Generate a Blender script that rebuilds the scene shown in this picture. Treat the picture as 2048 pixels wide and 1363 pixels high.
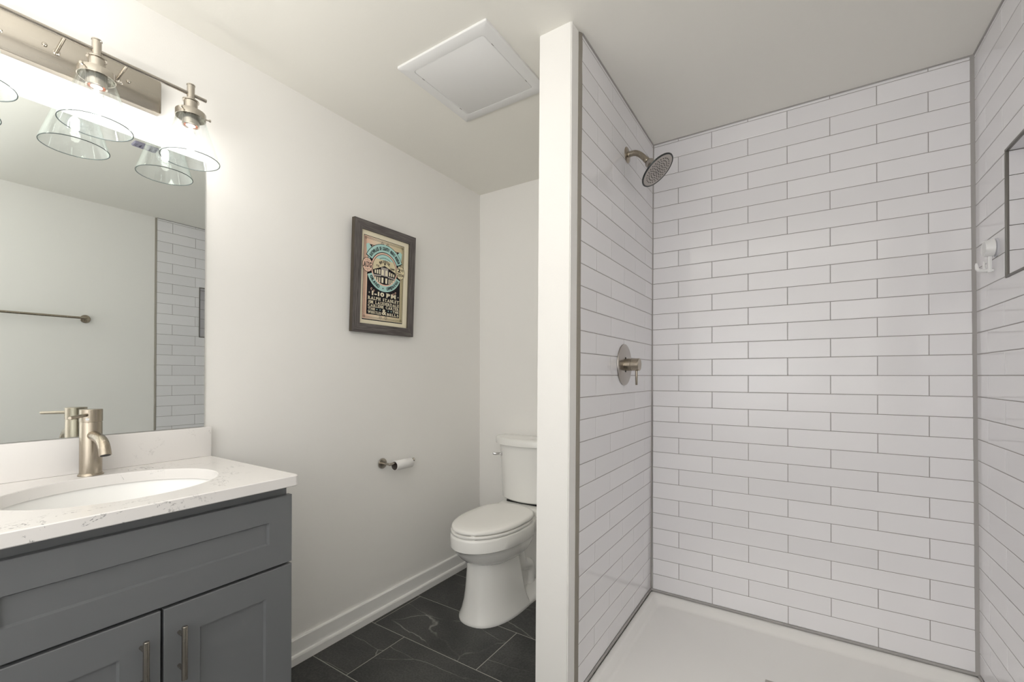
import bpy, bmesh, math, random
from mathutils import Vector, Matrix
from math import pi, sin, cos, radians, sqrt

for o in list(bpy.data.objects):
    bpy.data.objects.remove(o)
SC = bpy.context.scene
COL = SC.collection
rnd = random.Random(7)

# ------------------------------------------------------------------ camera
CAM = Vector((1.7303, -2.2525, 1.1684))
YAW, PITCH, ROLL = 0.5789, 0.0051, 0.0008
fwd = Vector((-sin(YAW) * cos(PITCH), cos(YAW) * cos(PITCH), sin(PITCH)))
rgt = Vector((cos(YAW), sin(YAW), 0))
up = rgt.cross(fwd)
r2 = cos(ROLL) * rgt + sin(ROLL) * up
u2 = -sin(ROLL) * rgt + cos(ROLL) * up
cd = bpy.data.cameras.new('camera')
cam = bpy.data.objects.new('camera', cd)
COL.objects.link(cam)
M = Matrix((r2, u2, -fwd)).transposed().to_4x4()
M.translation = CAM
cam.matrix_world = M
cd.sensor_fit = 'HORIZONTAL'
cd.sensor_width = 36.0
cd.lens = 36.0 * 881.3142 / 2048.0
cd.shift_y = 65.4914 / 2048.0
cd.clip_start = 0.02
cd.clip_end = 50
SC.camera = cam

# ------------------------------------------------------------------ world, lights, exposure
world = bpy.data.worlds.new('world')
SC.world = world
world.use_nodes = True
world.node_tree.nodes['Background'].inputs[0].default_value = (0.9, 0.95, 1.0, 1)
world.node_tree.nodes['Background'].inputs[1].default_value = 0.15

def area(name, loc, rot, sx, sy, power, col, spread=pi):
    l = bpy.data.lights.new(name, 'AREA')
    l.shape = 'RECTANGLE'
    l.size, l.size_y = sx, sy
    l.energy = power
    l.color = col
    l.spread = spread
    o = bpy.data.objects.new(name, l)
    o.location = loc
    o.rotation_euler = rot
    COL.objects.link(o)
    return o

# two unseen fill lights added behind the camera, bounced off the ceiling and the wall behind
area('bounce_fill', (1.3, -2.42, 1.15), (radians(-122), 0, 0), 0.8, 0.5, 27.5, (0.955, 0.967, 1.0))
area('bounce_fill', (0.6, -2.42, 1.6), (radians(175), 0, 0), 0.5, 0.4, 7.5, (1.0, 0.97, 0.905))
BULB = 105.0           # radiance of the vanity bulbs
BULB_COL = (1.0, 0.955, 0.875)

SC.view_settings.view_transform = 'Standard'
SC.view_settings.look = 'None'
SC.view_settings.exposure = 0.33
SC.view_settings.gamma = 1.0
SC.view_settings.use_curve_mapping = False
cy = SC.cycles
cy.max_bounces = 14
cy.diffuse_bounces = 7
cy.glossy_bounces = 6
cy.transparent_max_bounces = 24
cy.caustics_reflective = False
cy.caustics_refractive = False
cy.sample_clamp_indirect = 6.0
cy.use_denoising = True

# ------------------------------------------------------------------ helpers
ORG = {}

def lin(r, g, b):
    f = lambda c: (c / 255 / 12.92) if c / 255 <= 0.04045 else ((c / 255 + 0.055) / 1.055) ** 2.4
    return (f(r), f(g), f(b), 1)

def mat(name, col, rough=0.5, metal=0.0, spec=0.5, coat=0.0, bump=None, emit=None):
    m = bpy.data.materials.new(name)
    m.use_nodes = True
    nt = m.node_tree
    b = nt.nodes['Principled BSDF']
    b.inputs['Base Color'].default_value = col if len(col) == 4 else (*col, 1)
    b.inputs['Roughness'].default_value = rough
    b.inputs['Metallic'].default_value = metal
    b.inputs['Specular IOR Level'].default_value = spec
    b.inputs['Coat Weight'].default_value = coat
    if emit:
        b.inputs['Emission Color'].default_value = (*emit[0], 1)
        b.inputs['Emission Strength'].default_value = emit[1]
    if bump:
        tc = nt.nodes.new('ShaderNodeTexCoord')
        n = nt.nodes.new('ShaderNodeTexNoise')
        n.inputs['Scale'].default_value = bump[0]
        n.inputs['Detail'].default_value = 4
        bp = nt.nodes.new('ShaderNodeBump')
        bp.inputs['Strength'].default_value = bump[1]
        bp.inputs['Distance'].default_value = bump[2]
        nt.links.new(tc.outputs['Object'], n.inputs['Vector'])
        nt.links.new(n.outputs['Fac'], bp.inputs['Height'])
        nt.links.new(bp.outputs['Normal'], b.inputs['Normal'])
    return m

def nodes_of(m):
    return m.node_tree, m.node_tree.nodes['Principled BSDF']

def ramp(nt, stops):
    r = nt.nodes.new('ShaderNodeValToRGB')
    els = r.color_ramp.elements
    while len(els) < len(stops):
        els.new(0.5)
    for e, (p, c) in zip(els, stops):
        e.position = p
        e.color = c if len(c) == 4 else (*c, 1)
    return r

MT = {}
MT['wall'] = mat('wall_paint', (0.86, 0.848, 0.825), 0.55, spec=0.35, bump=(260, 0.12, 0.002))
MT['ceil'] = mat('ceiling_paint', (0.835, 0.82, 0.77), 0.75, spec=0.2, bump=(180, 0.1, 0.002))
MT['trim'] = mat('trim_paint', (0.88, 0.875, 0.86), 0.35)
MT['panel'] = mat('panel_plastic', (0.80, 0.80, 0.80), 0.5)
MT['grout'] = mat('grey_grout', lin(146, 142, 139), 0.9, spec=0.1)
MT['caulk'] = mat('grey_caulk', lin(164, 161, 159), 0.6, spec=0.3)
MT['edge'] = mat('tile_edge_caulk', lin(140, 134, 125), 0.55, metal=0.0, bump=(60, 0.6, 0.004))
MT['nichetrim'] = mat('niche_metal_trim', lin(120, 117, 112), 0.45, metal=0.35)
MT['pan'] = mat('acrylic', (0.80, 0.79, 0.77), 0.22)
MT['ceramic'] = mat('vitreous_china', (0.87, 0.865, 0.84), 0.1, coat=0.3)
MT['seat'] = mat('seat_plastic', (0.87, 0.86, 0.83), 0.2)
MT['sinkceramic'] = mat('sink_china', (0.90, 0.90, 0.89), 0.12)
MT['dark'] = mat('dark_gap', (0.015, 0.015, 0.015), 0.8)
MT['chrome'] = mat('chrome', (0.78, 0.78, 0.79), 0.08, metal=1)
MT['paper'] = mat('tissue', (0.82, 0.81, 0.80), 0.95, spec=0.05, bump=(300, 0.5, 0.002))
MT['core'] = mat('cardboard_core', lin(120, 112, 108), 0.9)
MT['vent'] = mat('vent_plastic', lin(150, 148, 168), 0.5)
MT['cuppad'] = mat('suction_pad', (0.62, 0.62, 0.66), 0.2)
MT['whiteplastic'] = mat('white_plastic', (0.82, 0.82, 0.82), 0.3)
MT['cabinet'] = mat('cabinet_paint', lin(109, 111, 113), 0.42, spec=0.4, bump=(400, 0.05, 0.001))
MT['cabinet_in'] = mat('cabinet_shadow_box', lin(60, 60, 60), 0.7)
MT['rubber'] = mat('nozzle_rubber', (0.01, 0.01, 0.01), 0.5)
MT['bulbbase'] = mat('copper_contact', lin(190, 110, 80), 0.35, metal=0.8)
MT['porcelain'] = mat('socket_insulator', (0.75, 0.74, 0.72), 0.5)
MT['rimring'] = mat('dark_ring', lin(62, 66, 66), 0.25, metal=0.6)

def brushed(name, col, rough, axis):
    m = mat(name, col, rough, metal=1)
    nt, b = nodes_of(m)
    tc = nt.nodes.new('ShaderNodeTexCoord')
    mp = nt.nodes.new('ShaderNodeMapping')
    s = [400, 400, 400]
    s[axis] = 6
    mp.inputs['Scale'].default_value = s
    n = nt.nodes.new('ShaderNodeTexNoise')
    n.inputs['Scale'].default_value = 1
    n.inputs['Detail'].default_value = 2
    nt.links.new(tc.outputs['Object'], mp.inputs['Vector'])
    nt.links.new(mp.outputs['Vector'], n.inputs['Vector'])
    rr = nt.nodes.new('ShaderNodeMapRange')
    rr.inputs['To Min'].default_value = rough - 0.03
    rr.inputs['To Max'].default_value = rough + 0.05
    nt.links.new(n.outputs['Fac'], rr.inputs['Value'])
    nt.links.new(rr.outputs['Result'], b.inputs['Roughness'])
    bp = nt.nodes.new('ShaderNodeBump')
    bp.inputs['Strength'].default_value = 0.02
    bp.inputs['Distance'].default_value = 0.0004
    nt.links.new(n.outputs['Fac'], bp.inputs['Height'])
    nt.links.new(bp.outputs['Normal'], b.inputs['Normal'])
    return m

MT['nickel'] = brushed('brushed_nickel', (0.40, 0.352, 0.285), 0.25, 2)
MT['nickel_light'] = brushed('brushed_nickel_pale', (0.47, 0.435, 0.385), 0.25, 2)
MT['nickel_y'] = brushed('brushed_nickel_plate', (0.42, 0.39, 0.345), 0.25, 1)
MT['nickel_cool'] = brushed('brushed_nickel_face', (0.45, 0.42, 0.39), 0.3, 2)

# mirror: silvered glass
m = mat('silvered_mirror', (0.80, 0.835, 0.815), 0.0, metal=1)
MT['mirror'] = m
MT['mirror_edge'] = mat('mirror_edge_glass', (0.55, 0.68, 0.62), 0.15)

# thin clear glass: straight-through transmission with Fresnel reflection
def glass(name, tint, f0=0.06, rough=0.02):
    m = bpy.data.materials.new(name)
    m.use_nodes = True
    nt = m.node_tree
    nt.nodes.clear()
    out = nt.nodes.new('ShaderNodeOutputMaterial')
    tr = nt.nodes.new('ShaderNodeBsdfTransparent')
    tr.inputs['Color'].default_value = (*tint, 1)
    gl = nt.nodes.new('ShaderNodeBsdfGlossy')
    gl.inputs['Roughness'].default_value = rough
    gl.inputs['Color'].default_value = (0.95, 1.0, 0.98, 1)
    lw = nt.nodes.new('ShaderNodeLayerWeight')      # Schlick reflectance of one glass surface
    lw.inputs['Blend'].default_value = 0.5
    pw = nt.nodes.new('ShaderNodeMath'); pw.operation = 'POWER'; pw.inputs[1].default_value = 4.0
    fr = nt.nodes.new('ShaderNodeMath'); fr.operation = 'MULTIPLY_ADD'
    fr.inputs[1].default_value = 0.7 - f0; fr.inputs[2].default_value = f0
    nt.links.new(lw.outputs['Facing'], pw.inputs[0])
    nt.links.new(pw.outputs[0], fr.inputs[0])
    mx = nt.nodes.new('ShaderNodeMixShader')
    nt.links.new(fr.outputs[0], mx.inputs['Fac'])
    nt.links.new(tr.outputs[0], mx.inputs[1])
    nt.links.new(gl.outputs[0], mx.inputs[2])
    nt.links.new(mx.outputs[0], out.inputs['Surface'])
    return m
MT['glass'] = glass('clear_shade_glass', (0.972, 0.978, 0.982))
MT['bulbglass'] = glass('clear_bulb_glass', (0.97, 0.97, 0.98))
MT['glassrim'] = mat('glass_cut_edge', (0.13, 0.16, 0.16), 0.12)
MT['filament'] = mat('led_emitter', (1, 1, 1), 0.5, emit=(BULB_COL, BULB))

# glazed white tile with small variation per tile
m = mat('white_glazed_tile', (0.78, 0.77, 0.77), 0.045, spec=0.5)
nt, b = nodes_of(m)
g = nt.nodes.new('ShaderNodeNewGeometry')
r = ramp(nt, [(0, (0.80, 0.79, 0.81)), (1, (0.84, 0.83, 0.85))])
nt.links.new(g.outputs['Random Per Island'], r.inputs['Fac'])
nt.links.new(r.outputs['Color'], b.inputs['Base Color'])
tc = nt.nodes.new('ShaderNodeTexCoord')
n = nt.nodes.new('ShaderNodeTexNoise')
n.inputs['Scale'].default_value = 9
bp = nt.nodes.new('ShaderNodeBump')
bp.inputs['Strength'].default_value = 0.08
bp.inputs['Distance'].default_value = 0.003
nt.links.new(tc.outputs['Object'], n.inputs['Vector'])
nt.links.new(n.outputs['Fac'], bp.inputs['Height'])
nt.links.new(bp.outputs['Normal'], b.inputs['Normal'])
MT['tile'] = m

# slate-look floor tile with pale veins
m = mat('slate_tile', lin(58, 59, 58), 0.42, spec=0.4)
nt, b = nodes_of(m)
tc = nt.nodes.new('ShaderNodeTexCoord')
g = nt.nodes.new('ShaderNodeNewGeometry')
sc_ = nt.nodes.new('ShaderNodeVectorMath'); sc_.operation = 'SCALE'
cmb = nt.nodes.new('ShaderNodeCombineXYZ')
for i in range(3):
    nt.links.new(g.outputs['Random Per Island'], cmb.inputs[i])
nt.links.new(cmb.outputs[0], sc_.inputs[0])
sc_.inputs['Scale'].default_value = 37.0
ad = nt.nodes.new('ShaderNodeVectorMath'); ad.operation = 'ADD'
nt.links.new(tc.outputs['Object'], ad.inputs[0])
nt.links.new(sc_.outputs[0], ad.inputs[1])
n1 = nt.nodes.new('ShaderNodeTexNoise'); n1.inputs['Scale'].default_value = 5; n1.inputs['Detail'].default_value = 6
n2 = nt.nodes.new('ShaderNodeTexNoise'); n2.inputs['Scale'].default_value = 130; n2.inputs['Detail'].default_value = 3
mp = nt.nodes.new('ShaderNodeMapping')
mp.inputs['Rotation'].default_value = (0, 0, radians(25))
mp.inputs['Scale'].default_value = (0.8, 2.6, 1)
nw = nt.nodes.new('ShaderNodeTexNoise'); nw.inputs['Scale'].default_value = 5; nw.inputs['Detail'].default_value = 4
nws = nt.nodes.new('ShaderNodeVectorMath'); nws.operation = 'SCALE'; nws.inputs['Scale'].default_value = 0.12
nwa = nt.nodes.new('ShaderNodeVectorMath'); nwa.operation = 'ADD'
nv = nt.nodes.new('ShaderNodeTexVoronoi'); nv.feature = 'DISTANCE_TO_EDGE'; nv.inputs['Scale'].default_value = 1.9
nt.links.new(ad.outputs[0], n1.inputs['Vector'])
nt.links.new(ad.outputs[0], n2.inputs['Vector'])
nt.links.new(ad.outputs[0], nw.inputs['Vector'])
nt.links.new(nw.outputs['Color'], nws.inputs[0])
nt.links.new(ad.outputs[0], mp.inputs['Vector'])
nt.links.new(mp.outputs[0], nwa.inputs[0]); nt.links.new(nws.outputs[0], nwa.inputs[1])
nt.links.new(nwa.outputs[0], nv.inputs['Vector'])
vein = ramp(nt, [(0.0, (1, 1, 1)), (0.0025, (0.8, 0.8, 0.8)), (0.0065, (0, 0, 0))])
nt.links.new(nv.outputs['Distance'], vein.inputs['Fac'])
base = ramp(nt, [(0.3, lin(52, 53, 53)), (0.7, lin(76, 76, 75))])
nt.links.new(n1.outputs['Fac'], base.inputs['Fac'])
speck = ramp(nt, [(0.30, (0.62, 0.62, 0.62)), (0.70, (1.25, 1.25, 1.25))])
nt.links.new(n2.outputs['Fac'], speck.inputs['Fac'])
mul = nt.nodes.new('ShaderNodeMix'); mul.data_type = 'RGBA'; mul.blend_type = 'MULTIPLY'; mul.inputs['Factor'].default_value = 1
nt.links.new(base.outputs[0], mul.inputs['A']); nt.links.new(speck.outputs[0], mul.inputs['B'])
brk = ramp(nt, [(0.42, (0.06, 0.06, 0.06)), (0.60, (0.75, 0.75, 0.75))])
nt.links.new(n1.outputs['Fac'], brk.inputs['Fac'])
vm = nt.nodes.new('ShaderNodeMath'); vm.operation = 'MULTIPLY'
nt.links.new(vein.outputs[0], vm.inputs[0]); nt.links.new(brk.outputs[0], vm.inputs[1])
mx = nt.nodes.new('ShaderNodeMix'); mx.data_type = 'RGBA'
nt.links.new(vm.outputs[0], mx.inputs['Factor'])
nt.links.new(mul.outputs['Result'], mx.inputs['A'])
mx.inputs['B'].default_value = lin(165, 163, 158)
nt.links.new(mx.outputs['Result'], b.inputs['Base Color'])
bp = nt.nodes.new('ShaderNodeBump'); bp.inputs['Strength'].default_value = 0.25; bp.inputs['Distance'].default_value = 0.002
nt.links.new(n2.outputs['Fac'], bp.inputs['Height']); nt.links.new(bp.outputs['Normal'], b.inputs['Normal'])
MT['slate'] = m
MT['floorgrout'] = mat('floor_grout', lin(176, 174, 168), 0.9, spec=0.1)

# white quartz with sparse grey flecked veins
m = mat('white_quartz', (0.80, 0.78, 0.76), 0.22)
nt, b = nodes_of(m)
tc = nt.nodes.new('ShaderNodeTexCoord')
na = nt.nodes.new('ShaderNodeTexNoise'); na.inputs['Scale'].default_value = 9; na.inputs['Detail'].default_value = 6; na.inputs['Roughness'].default_value = 0.65; na.inputs['Distortion'].default_value = 1.2
nb = nt.nodes.new('ShaderNodeTexNoise'); nb.inputs['Scale'].default_value = 5; nb.inputs['Detail'].default_value = 2
nc = nt.nodes.new('ShaderNodeTexNoise'); nc.inputs['Scale'].default_value = 220; nc.inputs['Detail'].default_value = 1
for q in (na, nb, nc):
    nt.links.new(tc.outputs['Object'], q.inputs['Vector'])
v = ramp(nt, [(0.483, (0, 0, 0)), (0.4955, (1, 1, 1)), (0.4975, (1, 1, 1)), (0.51, (0, 0, 0))])
nt.links.new(na.outputs['Fac'], v.inputs['Fac'])
msk = ramp(nt, [(0.50, (0, 0, 0)), (0.66, (1, 1, 1))])
nt.links.new(nb.outputs['Fac'], msk.inputs['Fac'])
spk = ramp(nt, [(0.42, (0, 0, 0)), (0.58, (1, 1, 1))])
nt.links.new(nc.outputs['Fac'], spk.inputs['Fac'])
k1 = nt.nodes.new('ShaderNodeMath'); k1.operation = 'MULTIPLY'
k2 = nt.nodes.new('ShaderNodeMath'); k2.operation = 'MULTIPLY'
nt.links.new(v.outputs[0], k1.inputs[0]); nt.links.new(msk.outputs[0], k1.inputs[1])
nt.links.new(k1.outputs[0], k2.inputs[0]); nt.links.new(spk.outputs[0], k2.inputs[1])
mx = nt.nodes.new('ShaderNodeMix'); mx.data_type = 'RGBA'
nt.links.new(k2.outputs[0], mx.inputs['Factor'])
mx.inputs['A'].default_value = (0.80, 0.78, 0.765, 1)
mx.inputs['B'].default_value = lin(110, 110, 112)
nt.links.new(mx.outputs['Result'], b.inputs['Base Color'])
MT['quartz'] = m

# weathered grey wood for the picture frame
def wood(name, axis):
    m = mat(name, lin(96, 90, 88), 0.6)
    nt, b = nodes_of(m)
    tc = nt.nodes.new('ShaderNodeTexCoord')
    mp = nt.nodes.new('ShaderNodeMapping')
    s = [160, 160, 160]
    s[axis] = 8
    mp.inputs['Scale'].default_value = s
    n = nt.nodes.new('ShaderNodeTexNoise'); n.inputs['Scale'].default_value = 1.6; n.inputs['Detail'].default_value = 5
    nt.links.new(tc.outputs['Object'], mp.inputs['Vector']); nt.links.new(mp.outputs[0], n.inputs['Vector'])
    r = ramp(nt, [(0.3, lin(62, 57, 56)), (0.7, lin(116, 110, 108))])
    nt.links.new(n.outputs['Fac'], r.inputs['Fac']); nt.links.new(r.outputs[0], b.inputs['Base Color'])
    return m
MT['wood_v'] = wood('grey_wood_upright', 2)
MT['wood_h'] = wood('grey_wood_rail', 1)
MT['wood_side'] = mat('dark_frame_side', lin(70, 62, 52), 0.6)
MT['p_cream'] = mat('poster_paper', lin(240, 232, 208), 0.85, spec=0.1)
MT['p_dark'] = mat('poster_ink_dark', lin(44, 42, 46), 0.8, spec=0.1)
MT['p_teal'] = mat('poster_ink_teal', lin(186, 224, 218), 0.8, spec=0.1)
MT['p_pink'] = mat('poster_ink_pink', lin(240, 205, 185), 0.8, spec=0.1)
MT['p_tan'] = mat('poster_ink_tan', lin(228, 216, 182), 0.8, spec=0.1)
MT['p_grey'] = mat('poster_ink_grey', lin(176, 168, 162), 0.8, spec=0.1)
m = mat('poster_ink_blend', lin(220, 190, 160), 0.8, spec=0.1)   # ink that runs from pink at the left to sand at the right
nt, b = nodes_of(m)
tc = nt.nodes.new('ShaderNodeTexCoord'); sp = nt.nodes.new('ShaderNodeSeparateXYZ')
nt.links.new(tc.outputs['Generated'], sp.inputs[0])
r = ramp(nt, [(0.0, lin(228, 190, 168)), (0.3, lin(240, 224, 200)), (1.0, lin(206, 194, 158))])
nt.links.new(sp.outputs[1], r.inputs['Fac']); nt.links.new(r.outputs[0], b.inputs['Base Color'])
MT['p_blend'] = m

# ---- object helpers
def thing(name, label, cat, loc, group=None):
    o = bpy.data.objects.new(name, None)
    o.empty_display_size = 0.05
    COL.objects.link(o)
    o.location = loc
    o['label'] = label
    o['category'] = cat
    if group:
        o['group'] = group
    ORG[o.name] = Vector(loc)
    return o

def obj(name, bm, m, parent=None, smooth=35, label=None, recalc=True):
    org = ORG[parent.name] if parent else Vector((0, 0, 0))
    if recalc:
        bmesh.ops.recalc_face_normals(bm, faces=bm.faces)
    bmesh.ops.translate(bm, verts=bm.verts, vec=-org)
    me = bpy.data.meshes.new(name)
    bm.to_mesh(me)
    bm.free()
    for mm in (m if isinstance(m, (list, tuple)) else [m]):
        me.materials.append(MT[mm])
    if smooth:
        for p in me.polygons:
            p.use_smooth = True
        me.set_sharp_from_angle(angle=radians(smooth))
    o = bpy.data.objects.new(name, me)
    COL.objects.link(o)
    if parent:
        o.parent = parent
    ORG[o.name] = org
    if label:
        o['label'] = label
    return o

def struct(name, bm, m, smooth=0, recalc=True):
    o = obj(name, bm, m, None, smooth, recalc=recalc)
    o['kind'] = 'structure'
    return o

def tag(o, label, cat, group=None):
    o['label'] = label
    o['category'] = cat
    if group:
        o['group'] = group
    return o

def copy_part(o, parent, dloc):
    c = o.copy()
    COL.objects.link(c)
    c.parent = parent
    c.location = Vector(o.location) + Vector(dloc)
    for ch in o.children:
        copy_part(ch, c, (0, 0, 0))
    return c

def new():
    return bmesh.new()

def box(bm, a, c, bev=0, seg=2, mi=0):
    x0, y0, z0 = a
    x1, y1, z1 = c
    vs = [bm.verts.new(p) for p in ((x0, y0, z0), (x1, y0, z0), (x1, y1, z0), (x0, y1, z0), (x0, y0, z1), (x1, y0, z1), (x1, y1, z1), (x0, y1, z1))]
    fs = [bm.faces.new([vs[i] for i in f]) for f in ((3, 2, 1, 0), (4, 5, 6, 7), (0, 1, 5, 4), (1, 2, 6, 5), (2, 3, 7, 6), (3, 0, 4, 7))]
    for f in fs:
        f.material_index = mi
    if bev:
        es = list({e for f in fs for e in f.edges})
        bmesh.ops.bevel(bm, geom=es, offset=bev, segments=seg, affect='EDGES', profile=0.5)
    return vs

def frame_of(d):
    d = Vector(d).normalized()
    t = Vector((0, 0, 1)) if abs(d.z) < 0.9 else Vector((1, 0, 0))
    a = d.cross(t).normalized()
    return a, d.cross(a).normalized(), d

def lathe(bm, o, d, prof, n=40, mi=0, closed=False):
    """profile [(radius, distance along d)]"""
    a, b, d = frame_of(d)
    o = Vector(o)
    rings = []
    for r, h in prof:
        if r < 1e-6:
            rings.append([bm.verts.new(o + d * h)])
        else:
            rings.append([bm.verts.new(o + d * h + (a * cos(2 * pi * i / n) + b * sin(2 * pi * i / n)) * r) for i in range(n)])
    pairs = list(zip(rings, rings[1:]))
    if closed:
        pairs.append((rings[-1], rings[0]))
    for k, (A, B) in enumerate(pairs):
        for i in range(n):
            j = (i + 1) % n
            if len(A) == 1 and len(B) == 1:
                continue
            if len(A) == 1:
                f = bm.faces.new((A[0], B[i], B[j]))
            elif len(B) == 1:
                f = bm.faces.new((A[i], A[j], B[0]))
            else:
                f = bm.faces.new((A[i], A[j], B[j], B[i]))
            f.material_index = mi if not callable(mi) else mi(k)
    return rings

def cyl(bm, p, q, r, n=28, bev=0.0, mi=0):
    p, q = Vector(p), Vector(q)
    L = (q - p).length
    b = bev or min(0.0006, r * 0.1)
    lathe(bm, p, q - p, [(0, 0), (r - b, 0), (r, b), (r, L - b), (r - b, L), (0, L)], n, mi)

def tube(bm, pts, r, n=24, mi=0, cap=True):
    pts = [Vector(p) for p in pts]
    rad = r if isinstance(r, (list, tuple)) else [r] * len(pts)
    t0 = (pts[1] - pts[0]).normalized()
    a, b, _ = frame_of(t0)
    rings = []
    prev = t0
    for i, p in enumerate(pts):
        t = (pts[min(i + 1, len(pts) - 1)] - pts[max(i - 1, 0)]).normalized()
        q = prev.rotation_difference(t)
        a = q @ a
        b = q @ b
        prev = t
        rings.append([bm.verts.new(p + (a * cos(2 * pi * k / n) + b * sin(2 * pi * k / n)) * rad[i]) for k in range(n)])
    for A, B in zip(rings, rings[1:]):
        for i in range(n):
            f = bm.faces.new((A[i], A[(i + 1) % n], B[(i + 1) % n], B[i]))
            f.material_index = mi
    if cap:
        bm.faces.new(rings[0][::-1]).material_index = mi
        bm.faces.new(rings[-1]).material_index = mi

def loft(bm, rings, cap0=True, cap1=True, mi=0):
    vr = [[bm.verts.new(p) for p in r] for r in rings]
    n = len(vr[0])
    for A, B in zip(vr, vr[1:]):
        for i in range(n):
            f = bm.faces.new((A[i], A[(i + 1) % n], B[(i + 1) % n], B[i]))
            f.material_index = mi
    if cap0:
        bm.faces.new(vr[0][::-1]).material_index = mi
    if cap1:
        bm.faces.new(vr[-1]).material_index = mi
    return vr

def bez(p0, p1, p2, p3, n=12):
    out = []
    for i in range(n + 1):
        t = i / n
        out.append(Vector(p0) * (1 - t) ** 3 + Vector(p1) * 3 * t * (1 - t) ** 2 + Vector(p2) * 3 * t * t * (1 - t) + Vector(p3) * t ** 3)
    return out

def rrect(x0, x1, y0, y1, r, n=6):
    """rounded rectangle outline, r may be 4 radii: (x0y0, x1y0, x1y1, x0y1)"""
    rs = r if isinstance(r, (list, tuple)) else (r,) * 4
    out = []
    for (cx, cy_, sx, sy, a0), q in zip(((x0, y0, 1, 1, pi), (x1, y0, -1, 1, 1.5 * pi), (x1, y1, -1, -1, 0), (x0, y1, 1, -1, 0.5 * pi)), rs):
        for i in range(n + 1):
            a = a0 + 0.5 * pi * i / n
            out.append((cx + sx * q + q * cos(a), cy_ + sy * q + q * sin(a)))
    return out

# ------------------------------------------------------------------ room dimensions
H = 2.337
YB = 0.0156                    # drywall back wall
XL0, LEAN = 1.1027, 0.0074
XR0, LEANR = 2.265, -0.0034
def XL(z): return XL0 + LEAN * (z - 1.2)
def XR(z): return XR0 + LEANR * (z - 1.2)
YF = -3.3                      # front wall
PX0, PX1, PY = 0.9733, 1.0955, -0.9359
NY0, NY1, NZ0, NZ1 = -0.684, -0.287, 1.4785, 1.8617   # niche opening

# floor tiles: 12 x 24 in third-offset
bm = new()
box(bm, (-0.1, YF - 0.12, -0.12), (2.4, 0.12, -0.0006), mi=1)
gs, ga = -0.2536, 0.3023
joint0 = {0: 0.0417, 1: 0.2435, 2: 0.4453}
L = 0.6068
for row in range(-2, 12):
    y1 = gs - ga * row
    y0 = y1 - ga
    # rows toward the camera: row 1 holds the joint at 0.0417, row 2 at 0.2435 ...
    j = joint0[(row - 1) % 3]
    for k in range(-2, 6):
        x0 = j + L * k
        x1 = x0 + L
        a0, a1 = max(x0, -0.05), min(x1, 2.33)
        b0, b1 = max(y0, YF - 0.1), min(y1, 0.05)
        if a1 - a0 < 0.01 or b1 - b0 < 0.01:
            continue
        g = 0.0019
        vs = [bm.verts.new(p) for p in ((a0 + g, b0 + g, 0), (a1 - g, b0 + g, 0), (a1 - g, b1 - g, 0), (a0 + g, b1 - g, 0))]
        lo = [bm.verts.new((v.co.x, v.co.y, -0.0006)) for v in vs]
        bm.faces.new(vs)
        for i in range(4):
            bm.faces.new((lo[i], lo[(i + 1) % 4], vs[(i + 1) % 4], vs[i]))
struct('floor', bm, ['slate', 'floorgrout'], recalc=False)

bm = new()
box(bm, (-0.1, YF - 0.12, H), (2.4, 0.12, H + 0.1))
struct('ceiling', bm, 'ceil')
bm = new()
box(bm, (-0.1, YF - 0.12, 0), (0, 0.12, H))
struct('wall_left', bm, 'wall')
bm = new()
box(bm, (0, YB, 0), (2.4, 0.12, H))
struct('wall_back', bm, 'wall')
bm = new()   # right wall with the recess cut through
XW = 2.2725
for a, c in (((XW, YF - 0.12, 0), (2.4, NY0 - 0.008, H)), ((XW, NY1 + 0.008, 0), (2.4, YB, H)),
             ((XW, NY0 - 0.008, 0), (2.4, NY1 + 0.008, NZ0 - 0.008)), ((XW, NY0 - 0.008, NZ1 + 0.008), (2.4, NY1 + 0.008, H))):
    box(bm, a, c)
box(bm, (2.375, NY0 - 0.008, NZ0 - 0.008), (2.4, NY1 + 0.008, NZ1 + 0.008))
for v in bm.verts:
    v.co.x += LEANR * (v.co.z - 1.2) if v.co.x < 2.3 else 0
struct('wall_right', bm, 'wall')
bm = new()   # wall behind the camera
box(bm, (0, YF - 0.12, 0), (XW, YF, H))
struct('wall_front', bm, 'wall')
bm = new()   # wing wall between toilet and shower
box(bm, (PX0, PY, 0), (PX1, YB, H), 0)
es = [e for e in bm.edges if abs(e.verts[0].co.z - e.verts[1].co.z) > 1 and e.verts[0].co.y < -0.5]
bmesh.ops.bevel(bm, geom=es, offset=0.003, segments=2, affect='EDGES')
for v in bm.verts:
    v.co.x += LEAN * (v.co.z - 1.2)
struct('wall_partition', bm, 'wall', 40)

# baseboards: flat board with a square shoe
def baseboard(name, p, q, nrm, h=0.0985):
    p, q, nrm = Vector(p), Vector(q), Vector(nrm)
    prof = [(0, 0), (0.024, 0), (0.024, 0.030), (0.0215, 0.0355), (0.018, 0.037), (0.0125, 0.0375), (0.0125, h - 0.004), (0.0095, h), (0, h)]
    bm = new()
    loft(bm, [[P + nrm * a + Vector((0, 0, b)) for a, b in prof] for P in (p, q)])
    return struct(name, bm, 'trim')
baseboard('baseboard_left', (0, -1.551, 0), (0, YB, 0), (1, 0, 0))
baseboard('baseboard_back', (0.0245, YB, 0), (PX0 - 0.034, YB, 0), (0, -1, 0))
baseboard('baseboard_partition', (PX0 - 0.009, PY, 0), (PX0 - 0.009, YB, 0), (-1, 0, 0))

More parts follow.
